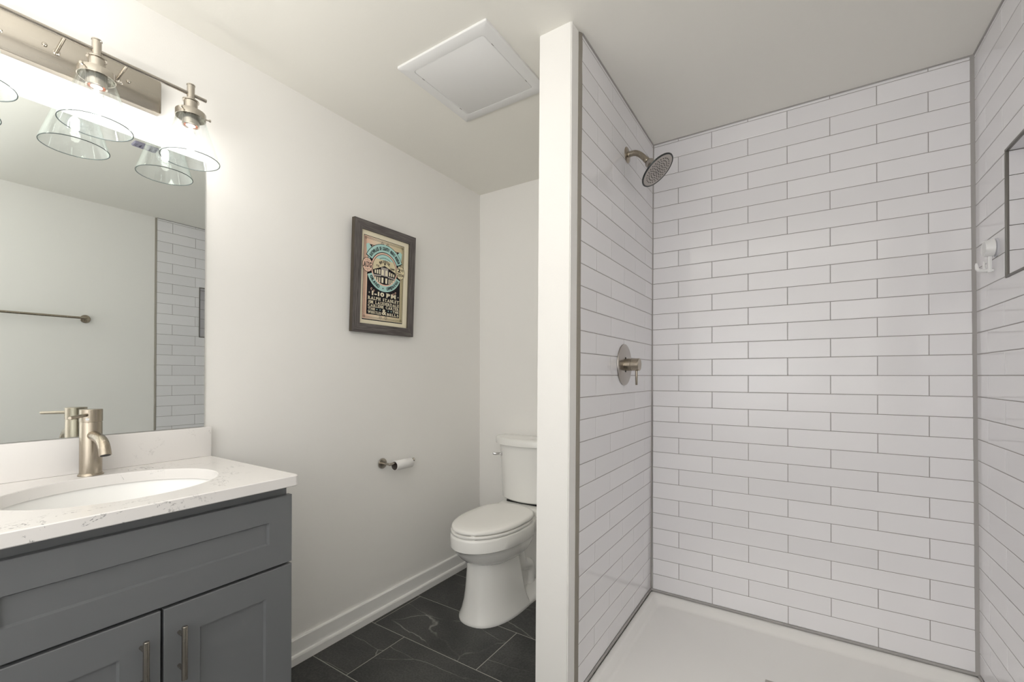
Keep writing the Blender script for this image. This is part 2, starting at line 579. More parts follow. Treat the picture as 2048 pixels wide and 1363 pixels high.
# ------------------------------------------------------------------ shower tile
DX, DZ, ZR = 0.151, 0.0767, 2.3219
GR = 0.0022
ZB = ZR - 29 * DZ
def tilewall(name, pos, u0, u1, jodd, z0=ZB, hole=None, backer=None, uphase=None):
    bm = new()
    n = pos(0, 1, 1) - pos(0, 1, 0)
    def tile(a0, a1, c0, c1):
        if a1 - a0 < 0.006 or c1 - c0 < 0.004:
            return
        e, d = 0.0022, 0.0010
        tl = (rnd.uniform(-1, 1) * 0.0002, rnd.uniform(-1, 1) * 0.0002)
        iu = lambda u: tl[0] * (1 if u > (a0 + a1) / 2 else -1)
        iv = lambda v: tl[1] * (1 if v > (c0 + c1) / 2 else -1)
        o = [bm.verts.new(pos(u, v, -d - 0.0008)) for u, v in ((a0, c0), (a1, c0), (a1, c1), (a0, c1))]
        o2 = [bm.verts.new(pos(u, v, -d)) for u, v in ((a0, c0), (a1, c0), (a1, c1), (a0, c1))]
        i = [bm.verts.new(pos(u, v, iu(u) + iv(v))) for u, v in ((a0 + e, c0 + e), (a1 - e, c0 + e), (a1 - e, c1 - e), (a0 + e, c1 - e))]
        fs = [bm.faces.new(i)]
        for A, B in ((o2, i), (o, o2)):
            for k in range(4):
                fs.append(bm.faces.new((A[k], A[(k + 1) % 4], B[(k + 1) % 4], B[k])))
    for row in range(0, 30):
        c1 = H - 0.004 if row == 0 else ZR - (row - 1) * DZ - GR / 2
        c0 = ZR - row * DZ + GR / 2
        if row == 0:
            c0 = ZR + GR / 2
        if c0 < z0 - 0.002:
            if row > 29:
                continue
        off = jodd if row % 2 else jodd + DX
        k0 = int(math.floor((u0 - off) / (2 * DX))) - 1
        for k in range(k0, k0 + 12):
            a0 = max(off + 2 * DX * k + GR / 2, u0)
            a1 = min(off + 2 * DX * (k + 1) - GR / 2, u1)
            if a1 <= a0:
                continue
            segs = [(a0, a1)]
            if hole and c0 > hole[2] - 0.01 and c1 < hole[3] + 0.01:
                segs = []
                if a0 < hole[0]:
                    segs.append((a0, min(a1, hole[0])))
                if a1 > hole[1]:
                    segs.append((max(a0, hole[1]), a1))
            for s0, s1 in segs:
                tile(s0, s1, c0, c1)
    # grout bed behind the tiles
    rects = [(u0, u1, ZB - 0.0005, H)]
    if hole:
        rects = [(u0, hole[0], ZB - 0.0005, H), (hole[1], u1, ZB - 0.0005, H), (hole[0], hole[1], ZB - 0.0005, hole[2]), (hole[0], hole[1], hole[3], H)]
    for a0, a1, c0, c1 in rects:
        f = [bm.verts.new(pos(u, v, -0.0013)) for u, v in ((a0, c0), (a1, c0), (a1, c1), (a0, c1))]
        bk = [bm.verts.new(pos(u, v, -0.0060)) for u, v in ((a0, c0), (a1, c0), (a1, c1), (a0, c1))]
        ff = [bm.faces.new(f), bm.faces.new(bk[::-1])]
        for k in range(4):
            ff.append(bm.faces.new((f[(k + 1) % 4], f[k], bk[k], bk[(k + 1) % 4])))
        for q in ff:
            q.material_index = 1
    return struct(name, bm, ['tile', 'grout'], 0, recalc=True)

AB = 1.2324
tilewall('wall_alcove_back', lambda u, v, n: Vector((u, -n, v)), 1.1075, 2.2605, AB + DX)
tilewall('wall_alcove_left', lambda u, v, n: Vector((XL(v) + n, u, v)), -0.869, -0.003, -0.7243 + DX)
tilewall('wall_alcove_right', lambda u, v, n: Vector((XR(v) - n, u, v)), -0.965, -0.004, -0.1121 - DX, hole=(NY0 - 0.006, NY1 + 0.006, NZ0 - 0.004, NZ1 + 0.004))

# caulk lines and the edge of the tile
def strip(name, pts_a, pts_b, m, jit=0.0):
    """a thin solid bead between two parallel polylines, slightly wavy"""
    bm = new()
    n = 40
    A0, A1 = map(Vector, pts_a)
    B0, B1 = map(Vector, pts_b)
    rows = []
    for i in range(n + 1):
        t = i / n
        a = A0.lerp(A1, t)
        b = B0.lerp(B1, t)
        d = (b - a)
        a = a - d * jit * rnd.random()
        b = b + d * jit * rnd.random()
        rows.append((a, b))
    return bm, rows
def bead(bm, rows, nrm, th):
    nrm = Vector(nrm).normalized() * th
    loft(bm, [[a, b, b.lerp(a, 0.25) + nrm, b.lerp(a, 0.75) + nrm] for a, b in rows])

def bead_obj(name, specs, m):
    bm = new()
    for pa, pb, nrm, th, jit in specs:
        _b, rows = strip(name, pa, pb, m, jit)
        _b.free()
        bead(bm, rows, nrm, th)
    o = struct(name, bm, m, 50)
    return o
zt, zb_ = H - 0.001, 0.0935
bead_obj('trim_1', [(((XL(zb_) - 0.001, -0.005, zb_), (XL(zt) - 0.001, -0.005, zt)), ((XL(zb_) + 0.0045, 0.0005, zb_), (XL(zt) + 0.0045, 0.0005, zt)), (1, -1, 0), 0.001, 0.15)], 'caulk')
bead_obj('trim_2', [(((XR(zb_) + 0.001, -0.007, zb_), (XR(zt) + 0.001, -0.007, zt)), ((XR(zb_) - 0.011, 0.0005, zb_), (XR(zt) - 0.011, 0.0005, zt)), (-1, -1, 0), 0.001, 0.12)], 'caulk')
bead_obj('trim_3', [   # bead along the foot of the tile
    (((XL(.09) + 0.004, -0.0015, ZB + 0.0005), (XR(.09) - 0.004, -0.0015, ZB + 0.0005)), ((XL(.09) + 0.004, -0.0045, 0.0885), (XR(.09) - 0.004, -0.0045, 0.0885)), (0, -1, 0.3), 0.0025, 0.12),
    (((XL(.09) + 0.0015, -0.869, ZB + 0.0005), (XL(.09) + 0.0015, -0.004, ZB + 0.0005)), ((XL(.09) + 0.0045, -0.869, 0.0885), (XL(.09) + 0.0045, -0.004, 0.0885)), (1, 0, 0.3), 0.0025, 0.15),
    (((XR(.09) - 0.0015, -0.965, ZB + 0.0005), (XR(.09) - 0.0015, -0.006, ZB + 0.0005)), ((XR(.09) - 0.0045, -0.965, 0.0885), (XR(.09) - 0.0045, -0.006, 0.0885)), (-1, 0, 0.3), 0.0025, 0.15)], 'caulk')
bead_obj('trim_4', [   # bead along the ceiling
    (((XL(H) + 0.002, -0.0002, H - 0.0045), (XR(H) - 0.002, -0.0002, H - 0.0045)), ((XL(H) + 0.002, -0.003, H - 0.0004), (XR(H) - 0.002, -0.003, H - 0.0004)), (0, -1, -1), 0.0006, 0.2),
    (((XL(H) + 0.0002, -0.869, H - 0.0045), (XL(H) + 0.0002, -0.004, H - 0.0045)), ((XL(H) + 0.003, -0.869, H - 0.0004), (XL(H) + 0.003, -0.004, H - 0.0004)), (1, 0, -1), 0.0006, 0.2),
    (((XR(H) - 0.0002, -0.965, H - 0.0045), (XR(H) - 0.0002, -0.004, H - 0.0045)), ((XR(H) - 0.003, -0.965, H - 0.0004), (XR(H) - 0.003, -0.004, H - 0.0004)), (-1, 0, -1), 0.0006, 0.2)], 'caulk')
bead_obj('trim_5', [(((PX1 + LEAN * (0.095 - 1.2) + 0.0002, -0.8825, 0.095), (PX1 + LEAN * (zt - 1.2) + 0.0002, -0.8825, zt)), ((XL(0.095) + 0.0005, -0.8692, 0.095), (XL(zt) + 0.0005, -0.8692, zt)), (0.9, -0.4, 0), 0.0012, 0.12)], 'edge')
bead_obj('trim_6', [(((XW + 0.001 - 0.0005, -0.976, 0.0), (XW - 0.003, -0.976, zt)), ((XR(0.095) - 0.0005, -0.9652, 0.0), (XR(zt) - 0.0005, -0.9652, zt)), (-0.9, -0.4, 0), 0.001, 0.1)], 'edge')

# ------------------------------------------------------------------ recessed shelf in the right shower wall
t = thing('recessed_niche', 'square tiled recess with grey metal edging in the shower wall', 'wall niche', (XR(NZ0), (NY0 + NY1) / 2, NZ0))
bm = new()
XN = 2.366
xo = XR(1.67) + 0.004
# five faces of the recess, as slabs, with tile rows on the sides and back
def slab(bm, P, n, th=0.004):
    n = Vector(n) * -th
    f = [bm.verts.new(p) for p in P]
    k = [bm.verts.new(Vector(p) + n) for p in P]
    bm.faces.new(f)
    bm.faces.new(k[::-1])
    for i in range(4):
        bm.faces.new((f[(i + 1) % 4], f[i], k[i], k[(i + 1) % 4]))
edges = [NZ0 + 0.001] + [ZR - r * DZ for r in (10, 9, 8, 7)] + [NZ1 - 0.001]
for i in range(5):
    a, c = edges[i] + 0.0012, edges[i + 1] - 0.0012
    slab(bm, [(xo, NY1, a), (XN, NY1, a), (XN, NY1, c), (xo, NY1, c)], (0, -1, 0))
    slab(bm, [(xo, NY0, a), (xo, NY0, c), (XN, NY0, c), (XN, NY0, a)], (0, 1, 0))
    js = [NY0 + 0.001, NY0 + (0.13 if i % 2 else 0.28), NY1 - 0.001]
    for j0, j1 in zip(js, js[1:]):
        slab(bm, [(XN, j0 + .0012, a), (XN, j0 + .0012, c), (XN, j1 - .0012, c), (XN, j1 - .0012, a)], (-1, 0, 0))
for z, n in ((NZ0, 1), (NZ1, -1)):
    slab(bm, [(xo, NY0, z), (xo, NY1, z), (XN, NY1, z), (XN, NY0, z)], (0, 0, n))
obj('tile_lining', bm, 'tile', t, 0)
bm = new()
for a, c in (((xo, NY0 - 0.0058, NZ0 - 0.0055), (XN + 0.006, NY0 - 0.0046, NZ1 + 0.0055)), ((xo, NY1 + 0.0046, NZ0 - 0.0055), (XN + 0.006, NY1 + 0.0058, NZ1 + 0.0055)),
             ((XN + 0.0046, NY0 - 0.005, NZ0 - 0.005), (XN + 0.006, NY1 + 0.005, NZ1 + 0.005))):
    box(bm, a, c)
obj('grout_bed', bm, 'grout', t, 0)
bm = new()
xt = XR(1.67)
for a, c in (((xt - 0.0025, NY0 - 0.0068, NZ0 - 0.007), (xt + 0.006, NY0 + 0.001, NZ1 + 0.007)), ((xt - 0.0025, NY1 - 0.001, NZ0 - 0.007), (xt + 0.006, NY1 + 0.0068, NZ1 + 0.007)),
             ((xt - 0.0025, NY0 + 0.001, NZ0 - 0.007), (xt + 0.006, NY1 - 0.001, NZ0 + 0.001)), ((xt - 0.0025, NY0 + 0.001, NZ1 - 0.001), (xt + 0.006, NY1 - 0.001, NZ1 + 0.007))):
    box(bm, a, c, 0.0012, 2)
obj('edge_trim', bm, 'nichetrim', t, 40)

# ------------------------------------------------------------------ shower base
t = thing('shower_tray', 'white low-sided shower base filling the tiled corner', 'shower tray', (1.68, -0.45, 0))
bm = new()
x0, x1, y0, y1 = 1.099, 2.2690, -0.905, 0.0
rings = []
for ins, z, r in ((0, 0.0, 0.012), (0, 0.080, 0.012), (0.003, 0.0865, 0.012), (0.006, 0.088, 0.012), (0.020, 0.0875, 0.016), (0.028, 0.0835, 0.022), (0.040, 0.062, 0.034), (0.047, 0.0555, 0.040), (0.056, 0.0535, 0.045)):
    rings.append([(a, b, z) for a, b in rrect(x0 + ins, x1 - ins, y0 + ins * (1 if z < 0.08 or ins < 0.01 else 1.6), y1 - ins, r, 6)])
# slope to the drain
cxd, cyd = 1.674, -0.425
last = rings[-1]
for k in (0.5, 0.14):
    rings.append([(cxd + (a - cxd) * k, cyd + (b - cyd) * k, 0.044 + (0.0535 - 0.044) * k) for a, b, z in last])
loft(bm, rings)
obj('basin', bm, 'pan', t, 50)
bm = new()
box(bm, (1.621, -0.478, 0.0462), (1.729, -0.370, 0.0492), 0.001, 2)
dc = obj('drain_cover', bm, 'nickel_cool', t, 40, label='square brushed metal drain cover')
bm = new()
for i in range(6):
    for j in range(6):
        xx, yy = 1.6375 + i * 0.015, -0.4615 + j * 0.015
        box(bm, (xx - 0.0035, yy - 0.0035, 0.0490), (xx + 0.0035, yy + 0.0035, 0.0495))
obj('drain_holes', bm, 'dark', dc, 0)

# ------------------------------------------------------------------ shower head
ys, zs = -0.3996, 2.1181
xw = XL(zs)
t = thing('rain_shower', 'round brushed nickel rain shower head on a curved wall arm', 'shower head', (xw, ys, zs))
bm = new()
lathe(bm, (xw, ys, zs), (1, 0, 0), [(0, 0), (0.0335, 0), (0.0335, 0.0015), (0.031, 0.004), (0.022, 0.0065), (0.014, 0.0075), (0.0115, 0.012), (0, 0.012)], 40)
obj('wall_flange', bm, 'nickel', t)
axis = Vector((0.055, 0, -0.0665)).normalized()
cen = Vector((1.2395, ys, 2.0185))
nut0 = cen - axis * 0.0755
bm = new()
pts = bez((xw + 0.003, ys, zs), (xw + 0.035, ys, zs + 0.004), nut0 - axis * 0.045 + Vector((-0.006, 0, 0.008)), nut0, 18)
tube(bm, pts, 0.0118, 24)
obj('arm', bm, 'nickel', t)
bm = new()
lathe(bm, nut0, axis, [(0, -0.004), (0.0122, -0.004), (0.0128, -0.003), (0.0128, 0.009), (0.0122, 0.010), (0.0105, 0.0105), (0.0105, 0.013), (0, 0.013)], 32)
obj('swivel_nut', bm, 'nickel', t)
bm = new()
lathe(bm, nut0, axis, [(0, 0.012), (0.0135, 0.013), (0.0185, 0.017), (0.0205, 0.023), (0.020, 0.030), (0.0235, 0.037), (0.036, 0.052), (0.056, 0.064), (0.072, 0.0690), (0.0765, 0.0705), (0.0765, 0.0735), (0, 0.0735)], 48)
body = obj('head_body', bm, 'nickel_cool', t)
bm = new()
lathe(bm, nut0, axis, [(0.0710, 0.0738), (0.0768, 0.0715), (0.0775, 0.0735), (0.0765, 0.0758), (0.0725, 0.0765), (0.0710, 0.0752)], 56, closed=True)
obj('rim_ring', bm, 'rimring', t, label='dark rubber rim around the spray face')
bm = new()
lathe(bm, nut0, axis, [(0, 0.0737), (0.0708, 0.0737), (0.0712, 0.0752), (0.069, 0.0756), (0, 0.0756)], 48)
face = obj('spray_face', bm, 'nickel_cool', t)
bm = new()
a_, b_, _ = frame_of(axis)
for nn, rr in ((1, 0), (8, 0.011), (14, 0.022), (18, 0.033), (24, 0.044), (26, 0.055)):
    for i in range(nn):
        an = 2 * pi * (i + (0.5 if nn % 4 else 0)) / nn
        p = nut0 + a_ * cos(an) * rr + b_ * sin(an) * rr
        lathe(bm, p, axis, [(0.0025, 0.0754), (0.0022, 0.0766), (0, 0.0766)], 8)
obj('nozzles', bm, 'rubber', face, 30)['kind'] = 'stuff'

# ------------------------------------------------------------------ shower valve
yv, zv = -0.4204, 1.2167
xw = XL(zv)
t = thing('shower_valve', 'round brushed nickel shower mixer valve with a short lever', 'shower valve', (xw, yv, zv))
bm = new()
lathe(bm, (xw, yv, zv), (1, 0, 0), [(0, 0), (0.0865, 0), (0.0875, 0.002), (0.0868, 0.0045), (0.083, 0.0062), (0.0, 0.0068)], 64)
obj('escutcheon', bm, 'nickel_cool', t)
bm = new()
lathe(bm, (xw, yv, zv), (1, 0, 0), [(0, 0.006), (0.0262, 0.006), (0.0262, 0.033), (0.0256, 0.0336), (0, 0.0336)], 40)
obj('valve_sleeve', bm, 'nickel', t)
bm = new()
lathe(bm, (xw, yv, zv), (1, 0, 0), [(0, 0.0337), (0.0246, 0.0337), (0.0246, 0.035), (0.0262, 0.0354), (0.0262, 0.0655), (0.0252, 0.0668), (0, 0.0668)], 40)
hub = obj('handle_hub', bm, 'nickel', t)
bm = new()
tube(bm, [(xw + 0.0535, yv, zv - 0.024), (xw + 0.0535, yv, zv - 0.084), (xw + 0.0535, yv, zv - 0.0855)], [0.0052, 0.0048, 0.004], 20)
obj('lever', bm, 'nickel', hub)
for dz in (0.0285, -0.0285):
    bm = new()
    lathe(bm, (xw, yv, zv + dz), (1, 0, 0), [(0, 0.006), (0.0035, 0.006), (0.0035, 0.0085), (0, 0.009)], 14)
    obj('set_screw', bm, 'dark', t, 30)

# ------------------------------------------------------------------ suction hook
zk, yk = 1.5855, -0.2012
xw = XR(zk)
t = thing('suction_hook', 'white plastic suction hook stuck to the tile beside the recess', 'hook', (xw, yk, zk))
bm = new()
lathe(bm, (xw - 0.0003, yk, zk), (-1, 0, 0), [(0, 0), (0.0305, 0), (0.0305, 0.0012), (0.028, 0.003), (0.022, 0.0065), (0, 0.0068)], 40)
obj('suction_cup', bm, 'cuppad', t, label='pale translucent suction pad')
bm = new()
lathe(bm, (xw, yk, zk), (-1, 0, 0), [(0, 0.0070), (0.0285, 0.0070), (0.0293, 0.0085), (0.0285, 0.0110), (0.0262, 0.026), (0.0245, 0.0295), (0.0225, 0.0300), (0.0205, 0.0288), (0, 0.0285)], 48)
obj('cap', bm, 'whiteplastic', t)
bm = new()
box(bm, (xw - 0.0210, yk - 0.0075, zk - 0.079), (xw - 0.0115, yk + 0.0075, zk - 0.0268), 0.002, 2)
obj('strap', bm, 'whiteplastic', t)
bm = new()
pts = [(xw - 0.006, yk, zk - 0.073), (xw - 0.022, yk, zk - 0.0725), (xw - 0.034, yk, zk - 0.0715), (xw - 0.041, yk, zk - 0.069), (xw - 0.0445, yk, zk - 0.063), (xw - 0.0455, yk, zk - 0.052), (xw - 0.0455, yk, zk - 0.045)]
rr = [0.0045, 0.006, 0.0062, 0.0058, 0.0052, 0.0044, 0.003]
tube(bm, pts, rr, 16)
tube(bm, [(xw - 0.027, yk, zk - 0.070), (xw - 0.029, yk, zk - 0.055), (xw - 0.028, yk, zk - 0.041)], [0.004, 0.0035, 0.0026], 12)
obj('hook_arm', bm, 'whiteplastic', t)

# ------------------------------------------------------------------ towel bar (seen in the mirror)
zb2 = 1.546
t = thing('towel_bar', 'slim brushed nickel towel bar on the bare wall seen in the mirror', 'towel rail', (XW, -1.65, zb2))
yA, yBe = -1.352, -1.352 - 0.61
xx = XW + LEANR * (zb2 - 1.2)
for yy in (yA, yBe):
    bm = new()
    lathe(bm, (xx, yy, zb2), (-1, 0, 0), [(0, 0), (0.0265, 0), (0.0265, 0.005), (0.0245, 0.0068), (0.009, 0.0072), (0.009, 0.068), (0.0085, 0.07), (0, 0.07)], 36)
    obj('post', bm, 'nickel', t)
bm = new()
cyl(bm, (xx - 0.06, yA + 0.004, zb2), (xx - 0.06, yBe - 0.004, zb2), 0.0075, 20)
obj('bar', bm, 'nickel', t)

# ------------------------------------------------------------------ ceiling access panel
ax0, ax1, ay0, ay1 = 0.4565, 0.8745, -1.1, -0.684
t = thing('access_panel', 'square white access panel set flat on the ceiling', 'ceiling panel', ((ax0 + ax1) / 2, (ay0 + ay1) / 2, H))
bm = new()
ft = 0.043
outer = lambda z, s: [(a, b, z) for a, b in rrect(ax0 + s, ax1 - s, ay0 + s, ay1 - s, 0.004, 3)]
inn = lambda z, s=0: [(a, b, z) for a, b in rrect(ax0 + ft + s, ax1 - ft - s, ay0 + ft + s, ay1 - ft - s, 0.012, 3)]
loft(bm, [inn(H, 0), outer(H, 0), outer(H - 0.0075, 0), outer(H - 0.0095, 0.003), inn(H - 0.0095, -0.0005), inn(H - 0.0085, 0), inn(H, 0)], False, False)
obj('frame', bm, 'panel', t, 30)
bm = new()
loft(bm, [inn(H, 0.0008), inn(H - 0.0085, 0.0008), inn(H - 0.0093, 0.0018)])
obj('hatch', bm, 'panel', t, 30)
for (a, b, c, d) in ((ax1 - ft, ay0 + 0.09, 0, 0.012), (ax1 - ft, ay1 - 0.10, 0, 0.012), (ax0 + ft, ay0 + 0.09, 0, 0.012), (ax0 + ft, ay1 - 0.10, 0, 0.012)):
    bm = new()
    box(bm, (a - 0.0012, b, H - 0.0098), (a + 0.0012, b + d, H - 0.009))
    obj('latch_slot', bm, 'grout', t, 0)

# ceiling vent, only its reflection in the mirror is in the picture
t = thing('ceiling_vent', 'small grey louvred ceiling vent, seen between the lamps in the mirror', 'vent', (1.12, -1.40, H))
bm = new()
vx0, vx1, vy0, vy1 = 1.043, 1.103, -1.450, -1.350
loft(bm, [[(a, b, H) for a, b in rrect(vx0, vx1, vy0, vy1, 0.006, 3)], [(a, b, H - 0.006) for a, b in rrect(vx0, vx1, vy0, vy1, 0.006, 3)], [(a, b, H - 0.009) for a, b in rrect(vx0 + 0.004, vx1 - 0.004, vy0 + 0.004, vy1 - 0.004, 0.005, 3)],
          [(a, b, H - 0.009) for a, b in rrect(vx0 + 0.012, vx1 - 0.012, vy0 + 0.012, vy1 - 0.012, 0.003, 3)], [(a, b, H - 0.002) for a, b in rrect(vx0 + 0.013, vx1 - 0.013, vy0 + 0.013, vy1 - 0.013, 0.003, 3)]])
obj('frame', bm, 'vent', t, 30)
for i in range(4):
    bm = new()
    y = vy0 + 0.021 + i * 0.0196
    box(bm, (vx0 + 0.0125, y - 0.006, H - 0.0080), (vx1 - 0.0125, y + 0.006, H - 0.0065))
    obj('louvre', bm, 'vent', t, 0)

# ------------------------------------------------------------------ vanity cabinet
VY0, VY1 = -2.1585, -1.5525
XFR = 0.535
t = thing('vanity_cabinet', 'grey shaker vanity cabinet with two doors below the quartz top', 'cabinet', (0.26, (VY0 + VY1) / 2, 0))
bm = new()
ca, cb = VY0 + 0.004, VY1 - 0.0045
box(bm, (0.001, ca, 0.10), (0.514, ca + 0.018, 0.8630))
box(bm, (0.001, cb - 0.018, 0.10), (0.514, cb, 0.8630))
box(bm, (0.001, ca + 0.018, 0.10), (0.514, cb - 0.018, 0.118))
box(bm, (0.001, ca + 0.018, 0.118), (0.010, cb - 0.018, 0.8630))
box(bm, (0.495, ca + 0.018, 0.8300), (0.514, cb - 0.018, 0.8630))
box(bm, (0.495, ca + 0.018, 0.6250), (0.514, cb - 0.018, 0.6700))
box(bm, (0.001, VY0 + 0.006, 0.0), (0.45, VY1 - 0.006, 0.10))
obj('body', bm, 'cabinet', t, 0)
def shaker(y0, y1, z0, z1, rail, xf, th=0.0195, dep=0.007, ch=0.0035):
    bm = new()
    def R(a0, a1, c0, c1, x):
        return [bm.verts.new((x, a, c)) for a, c in ((a0, c0), (a1, c0), (a1, c1), (a0, c1))]
    e = 0.0012
    loops = [R(y0, y1, z0, z1, xf - th), R(y0, y1, z0, z1, xf - e), R(y0 + e, y1 - e, z0 + e, z1 - e, xf),
             R(y0 + rail, y1 - rail, z0 + rail, z1 - rail, xf), R(y0 + rail + ch, y1 - rail - ch, z0 + rail + ch, z1 - rail - ch, xf - dep)]
    for A, B in zip(loops, loops[1:]):
        for i in range(4):
            bm.faces.new((A[i], A[(i + 1) % 4], B[(i + 1) % 4], B[i]))
    bm.faces.new(loops[-1])
    bm.faces.new(loops[0][::-1])
    return bm
obj('drawer_front', shaker(VY0, VY1, 0.6505, 0.8365, 0.0635, XFR), 'cabinet', t, 0)
mid = -1.8525
bh = None
for y0, y1, hy in ((mid + 0.0028, VY1, -1.8205), (VY0, mid - 0.0028, -1.8905)):
    d = obj('door', shaker(y0, y1, 0.105, 0.6435, 0.0715, XFR), 'cabinet', t, 0)
    bm = new()
    cyl(bm, (0.565, hy, 0.482), (0.565, hy, 0.6025), 0.0060, 24, 0.0008)
    for z in (0.5042, 0.5804):
        cyl(bm, (XFR, hy, z), (0.562, hy, z), 0.0042, 16)
    obj('handle', bm, 'nickel_light', d)

# ------------------------------------------------------------------ countertop and sink
CX1, CY0, CY1, CZ0, CZ1 = 0.559, -2.176, -1.5443, 0.8635, 0.8925
SX, SY, SA, SB = 0.296, -1.8655, 0.181, 0.2125
t = thing('vanity_countertop', 'white quartz vanity top with sparse grey flecks and an oval cut-out', 'countertop', (0.28, -1.86, CZ0))
bm = new()
out = rrect(0.001, CX1, CY0, CY1, (0.0005, 0.014, 0.014, 0.0005), 6)
NE = 72
ell = lambda s: [(SX + (SA + s) * cos(2 * pi * i / NE), SY + (SB + s) * sin(2 * pi * i / NE)) for i in range(NE)]
def fill(bm, loops, z):
    es = []
    for lp in loops:
        vs = [bm.verts.new((a, b, z)) for a, b in lp]
        es += [bm.edges.new((vs[i], vs[(i + 1) % len(vs)])) for i in range(len(vs))]
    return bmesh.ops.triangle_fill(bm, edges=es, use_beauty=True)
ins = lambda s: rrect(0.001, CX1 - s, CY0 + s, CY1 - s, (0.0005, 0.014 - s, 0.014 - s, 0.0005), 6)
e = 0.002
fill(bm, [ins(e), ell(e)], CZ1)
fill(bm, [ins(e), ell(0)], CZ0)
loft(bm, [[(a, b, CZ0) for a, b in ins(e)], [(a, b, CZ0 + e) for a, b in ins(0)], [(a, b, CZ1 - e) for a, b in ins(0)], [(a, b, CZ1) for a, b in ins(e)]], False, False)
loft(bm, [[(a, b, CZ1) for a, b in ell(e)], [(a, b, CZ1 - e) for a, b in ell(0.0004)], [(a, b, CZ0) for a, b in ell(0)]], False, False)
bmesh.ops.remove_doubles(bm, verts=bm.verts, dist=1e-5)
obj('slab', bm, 'quartz', t, 30)
bm = new()
box(bm, (0.001, CY0, CZ1 + 0.0003), (0.0265, CY1, 0.9928), 0.0012, 2)
obj('backsplash', bm, 'quartz', t, 30)
bm = new()
rings = []
for k, z in ((1.03, CZ0 - 0.0012), (1.015, CZ0 - 0.006), (0.985, 0.835), (0.93, 0.80), (0.84, 0.765), (0.70, 0.738), (0.5, 0.722), (0.25, 0.714), (0.10, 0.711)):
    rings.append([(SX + SA * k * cos(2 * pi * i / NE), SY + SB * k * sin(2 * pi * i / NE), z) for i in range(NE)])
outr = [[(SX + (a - SX) * 1.06 + 0, SY + (b - SY) * 1.06, z - (0.0 if i == 0 else 0.010)) for a, b, z in r] for i, r in enumerate(rings)]
loft(bm, outr[::-1] + rings, True, True)
s = obj('sink_basin', bm, 'sinkceramic', None, 40)
tag(s, 'white oval undermount sink below the quartz cut-out', 'sink')

# ------------------------------------------------------------------ faucet
FX, FY = 0.077, -1.866
t = thing('faucet', 'brushed nickel single-hole faucet behind the oval sink', 'faucet', (FX, FY, CZ1))
bm = new()
lathe(bm, (FX, FY, CZ1), (0, 0, 1), [(0, 0.0002), (0.0275, 0.0002), (0.0275, 0.002), (0.0262, 0.005), (0.0245, 0.0068), (0, 0.0068)], 44)
obj('base_ring', bm, 'nickel', t)
bm = new()
lathe(bm, (FX, FY, CZ1), (0, 0, 1), [(0, 0.0068), (0.0240, 0.0068), (0.0240, 0.145), (0.0236, 0.1465), (0.0232, 0.1480), (0, 0.148)], 44)
obj('body', bm, 'nickel', t)
bm = new()
lathe(bm, (FX, FY, CZ1), (0, 0, 1), [(0, 0.1481), (0.0240, 0.1481), (0.0246, 0.1488), (0.0246, 0.1815), (0.0238, 0.1826), (0, 0.1828)], 44)
cap = obj('handle_cap', bm, 'nickel', t)
ld = Vector((0.80, -0.60, -0.02)).normalized()
bm = new()
p0 = Vector((FX, FY, CZ1 + 0.1685))
tube(bm, [p0 + ld * 0.020, p0 + ld * 0.096, p0 + ld * 0.0985], [0.0048, 0.0045, 0.0036], 20)
obj('lever', bm, 'nickel', cap)
bm = new()
pd = Vector((0.86, -0.50, 0)).normalized()
lathe(bm, Vector((FX, FY, CZ1 + 0.1565)) + pd * 0.0238, pd, [(0, 0), (0.0040, 0), (0.0040, 0.0012), (0, 0.0014)], 18)
ind = obj('temperature_mark', bm, 'whiteplastic', cap, label='small hot and cold mark')
bm = new()
P = bez((FX + 0.010, FY, CZ1 + 0.112), (FX + 0.075, FY, CZ1 + 0.106), (FX + 0.106, FY, CZ1 + 0.112), (FX + 0.122, FY, CZ1 + 0.066), 20)
tube(bm, P, 0.0130, 28)
sp = obj('spout', bm, 'nickel', t)
bm = new()
dT = (P[-1] - P[-2]).normalized()
lathe(bm, P[-1] - dT * 0.001, dT, [(0, 0.0008), (0.0105, 0.0008), (0.0105, 0.0016), (0, 0.0016)], 24)
obj('aerator', bm, 'dark', sp)

# ------------------------------------------------------------------ mirror
bm = new()
box(bm, (0.0015, -2.174, 0.9932), (0.0065, -1.5583, 1.9068), 0.0009, 1, mi=1)
for f in bm.faces:
    if f.calc_center_median().x > 0.0064 and f.calc_area() > 0.1:
        f.material_index = 0
mo = obj('vanity_mirror', bm, ['mirror', 'mirror_edge'], None, 0)
tag(mo, 'large frameless rectangular mirror on the wall above the vanity', 'mirror')

# ------------------------------------------------------------------ vanity light
LX, LZ = 0.107, 2.0645
LYS = (-1.641, -1.8655, -2.090)
t = thing('vanity_light', 'brushed nickel three-lamp light bar with clear glass cones above the mirror', 'wall light', (0.0, -1.8655, 2.0))
bm = new()
pl = lambda s, x: [(x, a, b) for a, b in rrect(-2.0415 + s, -1.6895 - s, 2.002 + s, 2.108 - s, 0.008 - s * 0.6, 5)]
loft(bm, [pl(0, 0.001), pl(0, 0.0185), pl(0.0012, 0.0212), pl(0.003, 0.022)])
bp_ = obj('backplate', bm, 'nickel_y', t, 30)
for yy in (-1.7729, -1.951):
    bm = new()
    lathe(bm, (0.0215, yy, 2.0630), (1, 0, 0), [(0, 0), (0.0055, 0), (0.0055, 0.003), (0.004, 0.0055), (0.0025, 0.0062), (0, 0.0064)], 20)
    obj('screw', bm, 'nickel_light', bp_)
bm = new()
cyl(bm, (LX, -1.5975, LZ), (LX, -2.1335, LZ), 0.0056, 24)
obj('crossbar', bm, 'nickel_y', t)
